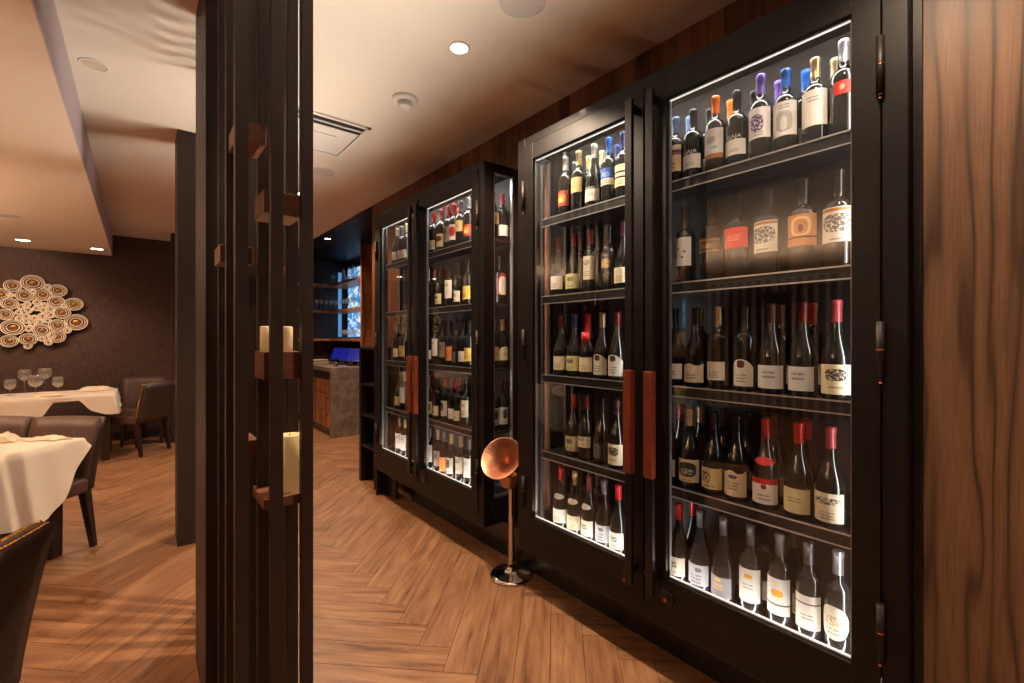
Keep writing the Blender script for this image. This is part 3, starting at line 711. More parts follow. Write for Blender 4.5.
# nearest door
G = M_BOTTLEGR; B = M_BOTTLEBR
row(2, 0, [(676, 'pale blue', 'tanblue', 'bdx', {'s': .91}), (693.5, 'black', 'gaja', 'bdx', {'rz': .1, 's': .92}), (716, 'orange', 'turq', 'bdx', {'s': .965}), (737, 'black', 'gaja', 'bdx', {'rz': .1, 's': .93}), (761, 'purple', 'montes', 'bdx'),
           (785.5, 'blue', 'arch', 'bdx', {'s': .95}), (815.5, 'gold', 'bigwhite', 'bdx', {'s': .93}), (844, 'silver', 'redsq', 'bdx')],
    [(671, 'yellow'), (687, 'pale blue'), (706, 'black'), (727, 'orange'), (747, 'black'), (770.5, 'purple'), (794.5, 'blue'), (824, 'gold')], .985)
row(2, 1, [(686, 'black', 'dots', 'bdx'), (712, 'black', 'brown', 'bdx', {'glass': B, 'w': 1.17}), (738, 'black', 'red', 'bdx', {'glass': B, 'w': 1.17}), (768, 'black', 'chateau', 'bdx', {'glass': B, 'w': 1.17}), (803, 'black', 'tanarch', 'bdx', {'glass': B, 'w': 1.17}), (839, 'black', 'chateau', 'bdx', {'glass': B, 'w': 1.17})])
row(2, 2, [(675, 'black', 'whitelow', 'bur'), (696, 'black', 'creamtorn', 'bur'), (718.5, 'gold', 'white', 'bdx'), (745.5, 'black', 'whitecrest', 'bdx'), (772, 'plum', 'script', 'bur'), (803, 'dark red', 'script', 'bur'), (837, 'pink', 'eagle', 'bur')],
    [(700, 'gold'), (722, 'black'), (780, 'dark red'), (812, 'red')])
row(2, 3, [(669, 'red', 'cream', 'bur'), (690, 'cream', 'photo', 'bur'), (714, 'plum', 'ornate', 'bur'), (736, 'black', 'shield', 'bur'), (766, 'red', 'redband', 'bur', {'neck': 'red'}), (798.5, 'red', 'paleyel', 'bur'), (831, 'pink', 'signed', 'bur')],
    [(681, 'dark red'), (701, 'gold'), (724, 'plum'), (748, 'black'), (776, 'dark red'), (806, 'red')])
row(2, 4, [(679, 'red', 'wscript', 'bur'), (700.5, 'grey', 'greyw', 'bur', {'glass': G}), (724, 'grey', 'goldgrey', 'bur', {'glass': G}), (750.5, 'grey', 'gold1', 'bdx', {'glass': G}), (779.5, 'grey', 'goldline', 'bdx', {'glass': G}), (808.5, 'grey', 'blackline', 'bdx', {'glass': G}), (838, 'silver', 'oval', 'bdx', {'glass': G})],
    [(694, 'red'), (765, 'black'), (795, 'grey')])
# second door
row(1, 0, [(565.5, 'white', 'sunset', 'bdx'), (578.5, 'yellow', 'tan', 'bdx'), (594.5, 'white', 'whlow', 'bur'), (609.5, 'blue', 'bluewhite', 'bdx'), (623, 'navy', 'bands', 'bdx')],
    [(575, 'grey'), (589, 'yellow'), (600, 'cream'), (618, 'navy')])
row(1, 1, [(559, 'dark red', 'white', 'bur'), (574, 'dark red', 'yellemb', 'bur'), (591, 'dark red', 'tallcream', 'bdx'), (609, 'black', 'emblemdark', 'bdx'), (624, 'plum', 'cream', 'bur')], [(580, 'dark red'), (600, 'black')])
row(1, 2, [(562, 'dark red', 'cream', 'bur'), (575, 'navy', 'yellemb', 'bur'), (588, 'wax red', 'cream', 'bur'), (603, 'gold', 'whitecrest', 'bur'), (618, 'dark red', 'whitecrest', 'bur')])
row(1, 3, [(574, 'red', 'yellemb', 'bur'), (587, 'dark red', 'tallcream', 'bur'), (602, 'black', 'blackstripe', 'bur'), (617.5, 'plum', 'eagle', 'bur')])
row(1, 4, [(561.5, 'red', 'white', 'bur', {'neck': 'white'}), (575.5, 'gold', 'cream', 'bur', {'neck': 'cream'}), (590, 'dark red', 'wscript', 'bur', {'neck': 'white'}), (604, 'grey', 'greyw', 'bur'), (619, 'red', 'wscript', 'bur')],
    [(570, 'dark red'), (585, 'black'), (598, 'grey')])
# third door (far cabinet)
row(4, 0, [(426, 'red', 'white', 'bdx'), (434, 'red', 'cream', 'bdx'), (441.5, 'pink', 'creamblk', 'bdx'), (448.5, 'red', 'greybr', 'bdx'), (454, 'red', 'reddiam', 'bdx'), (461, 'grey', 'tan', 'bdx'), (469, 'silver', 'sunset', 'bdx')], [(450, 'dark red'), (459, 'red')])
row(4, 1, [(431, 'black', 'redblue', 'bdx'), (440, 'black', 'yellemb', 'bdx'), (450, 'black', 'bigwhite', 'bdx'), (459, 'black', 'wscript', 'bdx'), (468, 'black', 'yellowcr', 'bdx')], [(436, 'dark red'), (448, 'pink')])
row(4, 2, [(430, 'dark red', 'white', 'bdx'), (437, 'black', 'bigwhite', 'bdx'), (444, 'black', 'greybr', 'bdx'), (451, 'black', 'orangel', 'bdx'), (457.5, 'black', 'blackstripe', 'bdx'), (463, 'black', 'white', 'bdx'), (470, 'black', 'yellowcr', 'bdx')])
row(4, 3, [(431, 'dark red', 'photo', 'bdx'), (438, 'plum', 'cream', 'bdx'), (446, 'red', 'portrait', 'bdx'), (453, 'red', 'white', 'bdx'), (459, 'red', 'cream', 'bdx'), (466, 'black', 'tallcream', 'bdx')])
row(4, 4, [(432, 'grey', 'bigwhite', 'bdx'), (439, 'white', 'greybr', 'bdx'), (445, 'silver', 'orangel', 'bdx'), (452, 'yellow', 'portrait', 'bdx'), (461, 'gold', 'tallcream', 'bdx'), (469, 'grey', 'bigwhite', 'bdx')])
# farthest door
row(3, 0, [(397, 'cream', 'white', 'bur'), (402, 'silver', 'white', 'bdx'), (407, 'cream', 'cream', 'bdx')])
row(3, 2, [(398, 'black', 'white', 'bdx'), (403.5, 'black', 'yellowcr', 'bdx')])
row(3, 3, [(399.5, 'black', 'yellemb', 'bur'), (404.5, 'gold', 'bigwhite', 'bdx')])
row(3, 4, [(400, 'silver', 'bigwhite', 'bdx'), (405, 'gold', 'bigwhite', 'bdx')])
# bottles turned to the end window of the far cabinet
for (x, si, cap, st, sh, w) in ((1.784, 0, 'yellow', 'tan', 'bdx', 'first'), (1.861, 0, 'pink', 'white', 'bdx', 'second'), (1.845, 1, 'black', 'archred', 'bdx', 'only'),
                             (1.784, 2, 'gold', 'slant', 'bdx', 'first'), (1.861, 2, 'gold', 'slant', 'bdx', 'second'), (1.784, 3, 'black', 'portrait', 'bdx', 'first'), (1.861, 3, 'dark red', 'portrait', 'bdx', 'second'), (1.79, 4, 'plum', 'white', 'bdx', 'only')):
    if si == 4: continue
    bottle(x, 2.28 + .085, e(SH[si]) + .0005, sh, cap, st, '%s-capped bottle in the side window, %s, %s bottle from left' % (cap.replace(' ', '-'), SHN[si], w) if w != 'only' else '%s-capped bottle with %s, alone in the side window, %s' % (cap, LS[st][0], SHN[si]),
           'bottles in the end window of the far cabinet', PI / 2 - .1)

# ------------------------------------------------------------------ copper funnel stand
fx, fy = 1.712, 2.09
st = empty('spittoon_stand', 'copper funnel and small bucket on a polished steel pole between the wine cabinets', 'wine spittoon', (fx, fy, 0))
bm = bmesh.new(); lathe(bm, [(0, 0), (.125, 0), (.130, .004), (.128, .012), (.110, .020), (.06, .030), (.030, .042), (.020, .06), (.017, .075)], 48); obj('base', bm, M_CHROME, st, True)
bm = bmesh.new(); lathe(bm, [(.0165, .06), (.0165, .505), (.020, .51), (.020, .53), (0, .53)], 24); obj('pole', bm, M_CHROME, st, True)
bm = bmesh.new(); lathe(bm, [(0, .525), (.028, .526), (.046, .535), (.056, .595), (.060, .60), (.056, .602), (.052, .597), (.036, .54), (0, .535)], 32)
bucket = obj('bucket', bm, M_COPPER, st, True, loc=(-.012, .01, 0))
bm = bmesh.new(); tube(bm, (-.065, .05, .575), (-.045, .035, .585), .004, .004)
for i in range(20):
    a, b = 2 * PI * i / 20, 2 * PI * (i + 1) / 20
    tube(bm, (-.075 + .018 * math.cos(a), .058 - .01 * math.cos(a), .568 + .018 * math.sin(a)), (-.075 + .018 * math.cos(b), .058 - .01 * math.cos(b), .568 + .018 * math.sin(b)), .003, .003, 8, False)
obj('ring_handle', bm, M_HINGE, bucket)
bm = bmesh.new(); lathe(bm, [(.012, -.03), (.014, 0), (.126, .100), (.129, .102), (.129, .105), (.125, .104), (.010, .004), (.008, -.03)], 56)
fn = obj('funnel', bm, M_COPPER, st, True)
axis = Vector((-.75, .10, .62)).normalized() + Vector((-.05, -.40, .0)); axis.normalize()
fn.rotation_euler = Vector((0, 0, 1)).rotation_difference(axis).to_euler(); fn.location = (-.008, .018, .655)
bm = bmesh.new(); tube(bm, (-.012, .03, .603), (-.008, .022, .63), .012, .010, 12); obj('pivot', bm, M_HINGE, st)

# ------------------------------------------------------------------ ceiling fittings
def disc_fit(name, label, cat, x, y, z, r, glow=None, rim=.2, trim=M_WHITE, depth=.006, group=None):
    o = empty(name, label, cat, (x, y, z), 0, group)
    bm = bmesh.new(); lathe(bm, [(r * (1 - rim), -.001), (r * (1 - rim), -depth), (r, -depth * .6), (r, 0)], 40); obj('trim_ring', bm, trim, o, True)
    bm = bmesh.new(); lathe(bm, [(0, -depth * .4), (r * (1 - rim) + .001, -depth * .4)], 40); obj('lens' if glow else 'grille', bm, glow or M_GREYMESH, o)
    return o
disc_fit('downlight', 'lit round downlight in the corridor ceiling nearest the smoke detector', 'ceiling light', 1.205, 1.87, CEIL, .052, M_LAMP, .22)
disc_fit('ceiling_speaker', 'round grey ceiling speaker cut by the top edge of the photo', 'speaker', 1.24, 1.44, CEIL, .105, None, .06)
disc_fit('ceiling_speaker', 'round grey ceiling speaker beyond the square air vent', 'speaker', 1.207, 4.01, CEIL, .105, None, .06)
disc_fit('downlight', 'unlit round downlight in the ceiling just right of the soffit edge', 'ceiling light', -.175, 3.18, CEIL, .062, M_DIMLAMP, .15)
disc_fit('downlight', 'lit downlight in the dining soffit above the far table', 'ceiling light', -1.02, 7.6, SOF, .075, M_LAMP, .2)
disc_fit('downlight', 'lit downlight at the far corner of the dining soffit', 'ceiling light', -.40, 7.75, SOF, .075, M_LAMP, .2)
disc_fit('ceiling_speaker', 'round speaker in the dining soffit at the left edge of the photo', 'speaker', -.96, 6.2, SOF, .11, None, .06)
disc_fit('downlight', 'small lit downlight in the dark ceiling over the bar', 'ceiling light', 2.05, 6.55, CEIL - .02, .06, M_LAMP, .3, M_BLACKMET)
sd = empty('smoke_detector', 'white round smoke detector on the corridor ceiling beside the air vent', 'smoke detector', (1.217, 2.474, CEIL))
bm = bmesh.new(); lathe(bm, [(.076, 0), (.076, -.010), (.060, -.018), (.042, -.020)], 36); obj('base', bm, M_WHITE, sd, True)
bm = bmesh.new(); lathe(bm, [(.040, -.018), (.040, -.045), (.034, -.052), (0, -.053)], 36); obj('sensor_head', bm, M_WHITE, sd, True)
vt = empty('air_vent', 'square white air diffuser with dark slots in the corridor ceiling', 'air vent', (.9, 3.27, CEIL))
bm = bmesh.new(); s = .31
for a in (-1, 1): box(bm, -s, s, a * (s - .012) - .012, a * (s - .012) + .012, -.012, 0, .002); box(bm, a * (s - .012) - .012, a * (s - .012) + .012, -s, s, -.012, 0, .002)
obj('frame', bm, M_WHITE, vt)
bm = bmesh.new(); box(bm, -s + .03, s - .03, -s + .15, s - .03, -.008, -.002, .002); box(bm, -s + .03, s - .03, -s + .086, -s + .10, -.010, -.002, .001)
box(bm, -s + .14, s - .14, -s + .26, s - .14, -.014, -.008, .003); obj('plate', bm, M_WHITE, vt)
obj('slots', bx(-s + .02, s - .02, -s + .02, s - .02, -.002, -.001), plain('slot_dark', srgb(20, 16, 14), .8), vt)

# ------------------------------------------------------------------ slat screen
scr = empty('slat_screen', 'dark slatted divider screen with wooden blocks in the foreground', 'room divider', (0, 0, 0))
for (xa, ya, yb) in ((.418, 1.60, 1.634), (.326, 1.60, 1.634), (.228, 1.60, 1.634), (.418, 1.785, 1.819), (.323, 1.785, 1.819), (.228, 1.785, 1.819), (.418, 1.97, 2.0), (.323, 1.97, 2.0), (.228, 1.97, 2.0)):
    obj('slat', bx(xa, xa + .036, ya, yb, 0.0, CEIL - .0, .0015), M_FIN, scr)
for k in range(5): obj('slat', bx(.25, .285, 2.50 + k * .095, 2.53 + k * .095, 0, CEIL, .0015), M_FIN, scr)
def zpx(py, px, x):
    return e(-(py - 338) / (SN * 455 + CS * (px - 512)) * x)
def blk(x0, x1, y0, y1, z0, z1): obj('block', bx(x0, x1, y0, y1, z0, z1, .002), M_BLOCK, scr)
blk(.312, .445, 1.636, 1.820, e(-.555), e(-.522))
blk(.312, .425, 1.636, 1.784, e(.405), e(.48))
blk(.312, .425, 1.636, 1.784, e(-.135), e(-.045))
blk(.215, .315, 1.822, 1.968, e(.26), e(.32))
blk(.345, .418, 1.822, 1.968, e(.235), e(.262))
blk(.250, .330, 1.822, 1.968, e(-.42), e(-.36))
blk(.235, .320, 1.636, 1.784, e(.62), e(.68))
tk = obj('panel_post', bx(.195, .285, 2.04, 2.42, 0, CEIL, .002), M_FIN, scr)
def candle(x, y, z, r, h, label):
    o = empty('candle', label, 'candle', (x, y, z), 0, 'candles in the slat screen')
    bm = bmesh.new(); lathe(bm, [(0, 0), (r, 0), (r, h - .003), (r - .003, h), (r - .010, h - .004), (0, h - .006)], 28); obj('wax_body', bm, M_WAX, o, True)
    bm = bmesh.new(); tube(bm, (0, 0, h - .006), (.001, 0, h + .006), .0012, .001, 6); obj('wick', bm, M_BLACKMET, o)
candle(.404, 1.700, e(-.522), .039, .19, 'large cream pillar candle on the lowest wooden block of the slat screen')
candle(.392, 1.71, e(-.045), .024, .085, 'small cream candle on the middle block at the right of the slat screen')
candle(.334, 1.72, e(-.045), .0175, .085, 'small cream candle at the left behind the central slat of the screen')
f2 = obj('divider_post', bx(.205, .33, 3.80, 4.06, 0, CEIL, .002), M_FIN); tag(f2, 'dark wooden divider post standing just beyond the slat screen', 'room divider', 'divider posts')
f3 = obj('divider_post', bx(.345, .46, 7.62, 7.8, 0, CEIL, .002), M_FIN); tag(f3, 'farthest dark divider post, near the back wall behind the dining chairs', 'room divider', 'divider posts')

# ------------------------------------------------------------------ dining chairs
def chair(a, d, rot, label, nails=False, group='brown leather dining chairs'):
    x, y = ad(a, d)
    o = empty('dining_chair', label, 'chair', (x, y, 0), rot - TH, group)
    w = .232
    bm = bx(-w, w, -.215, .20, .385, .48, .022, 3); obj('seat', bm, M_LEATHER, o, True)
    th = .085 if nails else .062
    # back, leaning away and slightly curved
    bm = bmesh.new(); n = 8; mz = 6
    fr, bk = [], []
    for j in range(mz + 1):
        t = j / mz; z = .40 + .47 * t; yo = .185 + .10 * t ** 1.2; r1, r2 = [], []
        for i in range(n + 1):
            s = -1 + 2 * i / n; cv = -.018 * s * s
            zz = z + (.0 if t < 1 else -.006 * s * s)
            ww = w * (1 + .02 * t)
            r1.append(bm.verts.new((s * ww, yo + cv, zz))); r2.append(bm.verts.new((s * ww, yo + cv + th - .012 * t, zz)))
        fr.append(r1); bk.append(r2)
    for j in range(mz):
        for i in range(n):
            bm.faces.new([fr[j][i], fr[j][i + 1], fr[j + 1][i + 1], fr[j + 1][i]]); f = bm.faces.new([bk[j][i + 1], bk[j][i], bk[j + 1][i], bk[j + 1][i + 1]])
            f.material_index = 1
        f = bm.faces.new([fr[j][0], fr[j + 1][0], bk[j + 1][0], bk[j][0]]); f.material_index = 1
        f = bm.faces.new([fr[j][n], bk[j][n], bk[j + 1][n], fr[j + 1][n]]); f.material_index = 1
    for i in range(n):
        f = bm.faces.new([fr[mz][i], fr[mz][i + 1], bk[mz][i + 1], bk[mz][i]])
        bm.faces.new([fr[0][i + 1], fr[0][i], bk[0][i], bk[0][i + 1]])
    bmesh.ops.recalc_face_normals(bm, faces=bm.faces[:])
    ed = [ed_ for ed_ in bm.edges if ed_.calc_face_angle(0) > .9]
    bmesh.ops.bevel(bm, geom=ed, offset=.006, segments=2, affect='EDGES')
    obj('backrest', bm, None, o, True, mats=[M_LEATHER, M_LEATHERD])
    for sx in (-1, 1):
        bm = bmesh.new(); taper(bm, (sx * (w - .03), -.18, 0), (.030, .030), (sx * (w - .03), -.18, .39), (.048, .048)); obj('leg', bm, M_DARKWOOD, o)
        bm = bmesh.new(); taper(bm, (sx * (w - .025), .245, 0), (.032, .034), (sx * (w - .03), .185, .40), (.050, .055)); obj('leg', bm, M_DARKWOOD, o)
    if nails:
        bm = bmesh.new()
        def stud(p, nrm):
            m = Matrix.Translation(p) @ Vector((0, 0, 1)).rotation_difference(nrm).to_matrix().to_4x4()
            r = bmesh.ops.create_icosphere(bm, subdivisions=1, radius=.0085, matrix=m)
        for i in range(30):
            s = -1 + 2 * (i + .5) / 30; 
            for off in (.018, .055): stud(Vector((s * w * .99, .285 - .018 * s * s + off, .8655 - .006 * s * s)), Vector((0, 0, 1)))
        for j in range(26):
            t = (j + .5) / 26
            for sx in (-1, 1): stud(Vector((sx * (w * (1 + .02 * t) + .001), .185 + .10 * t ** 1.2 - .018 + .028, .40 + .47 * t)), Vector((sx, 0, 0)))
        obj('nailhead_trim', bm, M_BRASS, o, True)
    return o
chair(-3.045, 2.84, 0, 'brown leather dining chair at the near table, right of its neighbour')
chair(-3.53, 2.84, 0, 'brown leather dining chair at the near table, leftmost and partly cut off')
chair(-1.63, 1.05, math.radians(-76), 'dark leather chair back with two rows of brass nailheads in the bottom left corner', True)
chair(-4.62, 5.60, math.radians(-93), 'dining chair turned sideways at the right end of the far table', True)
chair(-4.97, 6.13, math.radians(39.4 - 4), 'dining chair against the back wall behind the sideways chair')

# ------------------------------------------------------------------ tables
def table(name_lbl, ax, dy, rot, hw, hd, ztop, legs, drop, flare, cloth_lbl, seed, ground=False):
    """ax, dy world centre; hw, hd half sizes; drop(side, s) gives the hanging length"""
    rnd = random.Random(seed)
    t = empty('dining_table', name_lbl, 'table', (ax, dy, 0), rot, 'white-clothed dining tables')
    obj('table_top', bx(-hw, hw, -hd, hd, ztop - .045, ztop - .006, .004), M_DARKWOOD, t)
    for (lx, ly) in legs:
        bm = bmesh.new(); taper(bm, (lx, ly, 0), (.075, .075), (lx, ly, ztop - .04), (.08, .08)); obj('leg', bm, M_DARKWOOD, t)
    # cloth
    bm = bmesh.new(); P = []
    def edge(side, p0, p1, n):
        for i in range(n):
            s = i / n; P.append((p0[0] + (p1[0] - p0[0]) * s, p0[1] + (p1[1] - p0[1]) * s, side, s))
    q = .006; c = [(hw + q, hd + q), (-hw - q, hd + q), (-hw - q, -hd - q), (hw + q, -hd - q)]
    N = 40
    edge('back', c[0], c[1], N); edge('left', c[1], c[2], N); edge('front', c[2], c[3], N); edge('right', c[3], c[0], N)
    n = len(P); m = 10; rings = []
    for j in range(m + 1):
        ring = []
        for k, (x, y, side, s) in enumerate(P):
            D = drop(side, s)
            nx = {'back': 0, 'left': -1, 'front': 0, 'right': 1}[side]; ny = {'back': 1, 'left': 0, 'front': -1, 'right': 0}[side]
            # corner: blend the normals
            cx = max(0, 1 - s * 6) ; cx2 = max(0, 1 - (1 - s) * 6)
            prevn = {'back': (1, 0), 'left': (0, 1), 'front': (-1, 0), 'right': (0, -1)}[side]; nextn = {'back': (-1, 0), 'left': (0, -1), 'front': (1, 0), 'right': (0, 1)}[side]
            NX = nx + prevn[0] * cx + nextn[0] * cx2; NY = ny + prevn[1] * cx + nextn[1] * cx2
            tt = j / m
            wv = math.sin(k * .42 + seed) * .010 + math.sin(k * .17 + 2 * seed) * .012
            out = (.004 + flare * tt * (D / .3) * (1 + .5 * max(cx, cx2)) + wv * tt) if j else 0
            rr = .012
            z = ztop - D * tt - (.004 if j else 0) + (0)
            ring.append(bm.verts.new((x + NX * out, y + NY * out, z)))
        rings.append(ring)
    for j in range(m):
        for k in range(n):
            bm.faces.new([rings[j][k], rings[j + 1][k], rings[j + 1][(k + 1) % n], rings[j][(k + 1) % n]])
    # top: concentric inward rings with gentle wrinkles
    prev = rings[0]
    for q_ in range(1, 13):
        f = 1 - q_ / 12.0
        if f > 0.01:
            ring = [bm.verts.new((P[k][0] * f, P[k][1] * f, ztop + .005 * math.sin(P[k][0] * f * 14 + seed) * math.cos(P[k][1] * f * 11) * min(1, q_ / 2) + .003)) for k in range(n)]
            for k in range(n): bm.faces.new([prev[k], prev[(k + 1) % n], ring[(k + 1) % n], ring[k]])
            prev = ring
        else:
            cv = bm.verts.new((0, 0, ztop + .003))
            for k in range(n): bm.faces.new([prev[k], prev[(k + 1) % n], cv])
    bmesh.ops.recalc_face_normals(bm, faces=bm.faces[:])
    cl = obj('tablecloth', bm, M_LINEN, None, True, loc=(ax, dy, 0), rot=(0, 0, rot))
    tag(cl, cloth_lbl, 'tablecloth', 'white tablecloths')
    return t
def lerp(tab, s):
    for (a, va), (b, vb) in zip(tab, tab[1:]):
        if a <= s <= b: return va + (vb - va) * (s - a) / (b - a)
    return tab[-1][1]
def dropN(side, s):
    if side == 'right': return lerp([(0, .36), (.18, .43), (.45, .41), (.62, .34), (.82, .19), (.93, .09), (1, .03)], s)
    if side == 'front': return lerp([(0, .30), (.8, .36), (1, .36)], s)
    if side == 'back': return lerp([(0, .03), (.1, .12), (1, .25)], s)
    return .28
x, y = ad(-3.36, 2.735)
table('dark wooden table under the near white tablecloth at the left edge', x, y, -TH, .53, .26, .752, [(.46, -.13), (-.46, -.13), (.40, .19), (-.46, .19)], dropN, .06,
      'white tablecloth hanging to a point over the near table at the left edge', 3)
def dropF(side, s):
    if side == 'front': return lerp([(0, .16), (.30, .20), (.50, .24), (.56, .20), (.62, .05), (.78, .045), (.84, .16), (.93, .22), (1, .22)], s)
    if side == 'right': return lerp([(0, .22), (.3, .20), (1, .12)], s)
    return .15
table('dark wooden table under the far white tablecloth by the back wall', -.87, 7.36, 0, .66, .40, .765, [(.58, .3), (.58, -.3), (-.58, .3), (-.58, -.3)], dropF, .05,
      'white tablecloth with draped flaps over the far table by the back wall', 5)
# folded napkins / cloth overlays
def napkin(x, y, z, rz, sx, sy, h, label, seed):
    rnd = random.Random(seed); bm = bmesh.new(); n, m = 18, 12; V = []
    for j in range(m + 1):
        r = []
        for i in range(n + 1):
            u, v = i / n * 2 - 1, j / m * 2 - 1
            hh = h * (1 - abs(u) ** 3) * (1 - abs(v) ** 2.2) * (.55 + .45 * math.sin(u * 5 + v * 3 + seed) ** 2) + .004
            r.append(bm.verts.new((u * sx * (1 - .2 * abs(v)) + .02 * math.sin(v * 4 + seed), v * sy + .015 * math.sin(u * 5 + seed), hh)))
        V.append(r)
    for j in range(m):
        for i in range(n): bm.faces.new([V[j][i], V[j][i + 1], V[j + 1][i + 1], V[j + 1][i]])
    B_ = [V[0][i] for i in range(n + 1)] + [V[j][n] for j in range(1, m + 1)] + [V[m][i] for i in range(n - 1, -1, -1)] + [V[j][0] for j in range(m - 1, 0, -1)]
    low = [bm.verts.new((v.co.x, v.co.y, 0)) for v in B_]
    for i in range(len(B_)): bm.faces.new([B_[i], low[i], low[(i + 1) % len(B_)], B_[(i + 1) % len(B_)]])
    bm.faces.new(low)
    bmesh.ops.recalc_face_normals(bm, faces=bm.faces[:])
    o = obj('napkin', bm, M_NAPKIN, None, True, loc=(x, y, z), rot=(0, 0, rz)); tag(o, label, 'napkin', 'folded napkins')
x, y = ad(-2.99, 2.93); napkin(x, y, .758, -TH + .1, .13, .045, .022, 'crumpled white napkin near the right corner of the near table', 1)
x, y = ad(-3.22, 2.88); napkin(x, y, .758, -TH - .35, .09, .07, .055, 'peaked white napkin standing higher, left on the near table', 2)
napkin(-.40, 7.52, .772, .1, .18, .09, .05, 'folded cream napkin at the right end of the far table', 3)
napkin(-.75, 7.10, .772, -.1, .16, .06, .035, 'crumpled cream napkin at the front edge of the far table', 4)

def stem_glass(x, y, z, r, h, bowl, label, name='wine_glass', group='glasses on the far table'):
    o = empty(name, label, 'wine glass', (x, y, z), 0, group)
    if 'far table' in group: r, h, bowl = r * 1.15, h * 1.15, bowl * 1.15
    hs = h - bowl
    bm = bmesh.new(); lathe(bm, [(0, 0), (r * .75, 0), (r * .75, .002), (.006, .006), (.0035, .02), (.0035, hs - .01), (.006, hs)], 20); obj('stem', bm, M_STEM, o, True)
    bm = bmesh.new(); lathe(bm, [(.003, hs), (r * .55, hs + bowl * .10), (r * .92, hs + bowl * .32), (r, hs + bowl * .5), (r * .96, hs + bowl * .8), (r * .86, hs + bowl), (r * .84, hs + bowl), (r * .92, hs + bowl * .8), (r * .96, hs + bowl * .5), (r * .87, hs + bowl * .33), (r * .5, hs + bowl * .13), (0, hs + bowl * .07)], 24); obj('bowl', bm, M_STEM, o, True)
for (px, d, r, h, b, w) in ((10, 5.05, .045, .155, .10, 'short stemmed glass, leftmost on the far table'), (24.5, 5.35, .057, .23, .12, 'large wine glass second from left on the far table'),
                         (35.5, 5.00, .055, .20, .115, 'wine glass in front of the two large glasses'), (45, 5.45, .058, .24, .12, 'largest wine glass, fourth from left on the far table'), (58, 5.25, .044, .165, .105, 'small stemmed glass standing apart at the right of the glasses')):
    x, y = ad((px - 512) / 455 * d, d); stem_glass(x, y, .772, r, h, b, w)

# ------------------------------------------------------------------ wall art
art = empty('wall_art', 'round wall sculpture of ringed cream and gold discs on the brown back wall', 'wall art', (0, YB, 0))
discs = [(248, 98, 84, 60), (98, 120, 64, 46), (188, 195, 68, 46), (326, 187, 58, 46), (442, 157, 66, 46), (428, 242, 60, 44), (560, 260, 64, 48), (72, 256, 66, 44), (470, 325, 58, 46), (578, 397, 82, 60),
         (45, 338, 58, 42), (98, 436, 90, 60), (320, 458, 62, 48), (438, 420, 58, 46), (432, 506, 68, 46), (215, 525, 78, 46), (68, 540, 68, 46), (10, 185, 36, 46), (212, 578, 32, 24), (368, 550, 34, 24),
         (362, 128, 30, 22), (82, 190, 28, 20), (252, 165, 26, 20), (210, 260, 34, 22), (282, 245, 32, 26), (160, 280, 28, 24), (216, 305, 30, 24), (278, 290, 30, 22), (338, 268, 30, 22), (386, 300, 30, 26), (330, 305, 26, 22), (145, 322, 32, 22),
         (200, 352, 32, 24), (260, 365, 28, 24), (322, 352, 36, 26), (386, 340, 30, 26), (145, 368, 28, 22), (200, 388, 28, 20), (305, 395, 28, 22), (362, 385, 32, 22), (248, 412, 26, 22), (220, 445, 34, 26), (390, 498, 34, 28), (320, 522, 30, 22), (512, 458, 32, 24), (482, 272, 22, 18)]
for i, (cx, cy, rx, rz_) in enumerate(discs):
    px, py = cx / 7.59, 270 + cy / 7.59; u = px - 512
    X = (SN * 455 + CS * u) / (CS * 455 - SN * u) * (YB - .05); d = 455 * (YB - .05) / (CS * 455 - SN * u)
    Z = H - (py - 338) / 455 * d; R = rz_ / 7.59 / 455 * d
    bm = bmesh.new(); k = 5 if R > .06 else 3
    prof = [(0, .02)]; n = 32
    lathe(bm, [(0, .020), (R * .30, .020), (R * .34, .014)], n, mi=1)
    ring = [(.34, 2), (.46, 2), (.56, 0), (.70, 2), (.79, 0), (.88, 2), (1.0, 0)] if k == 5 else [(.34, 2), (.60, 0), (.72, 2), (1.0, 0)]
    for (ra, _), (rb, mi) in zip(ring, ring[1:]):
        if mi == 0: lathe(bm, [(R * ra, .010), (R * (ra + .02), .034), (R * (rb - .02), .034), (R * rb, .010)], n, mi=0)
        else: lathe(bm, [(R * ra, .012), (R * rb, .012)], n, mi=2)
    lathe(bm, [(R * .995, .02), (R * .995, -.004), (0, -.004)], n, mi=0)
    o = obj('disc', bm, None, art, True, mats=[M_ARTCREAM, M_GOLD, M_ARTDARK])
    o.rotation_euler = (PI / 2, 0, 0); o.location = (X, -.030 - .006 * (i % 3), Z)
    o.scale = (1.12 if R > .06 else 1.0, 1, 1)
# left part of the sculpture beyond the frame
for i, (dx, dz, R) in enumerate(((-1.43, 1.95, .07), (-1.47, 1.78, .085), (-1.42, 1.60, .07), (-1.36, 1.46, .06))):
    bm = bmesh.new(); lathe(bm, [(0, .02), (R * .3, .02)], 28, mi=1); lathe(bm, [(R * .3, .012), (R * .55, .012)], 28, mi=2); lathe(bm, [(R * .55, .01), (R * .57, .034), (R * .98, .034), (R, .0), (0, -.004)], 28, mi=0)
    o = obj('disc', bm, None, art, True, mats=[M_ARTCREAM, M_GOLD, M_ARTDARK]); o.rotation_euler = (PI / 2, 0, 0); o.location = (dx, -.03, dz)

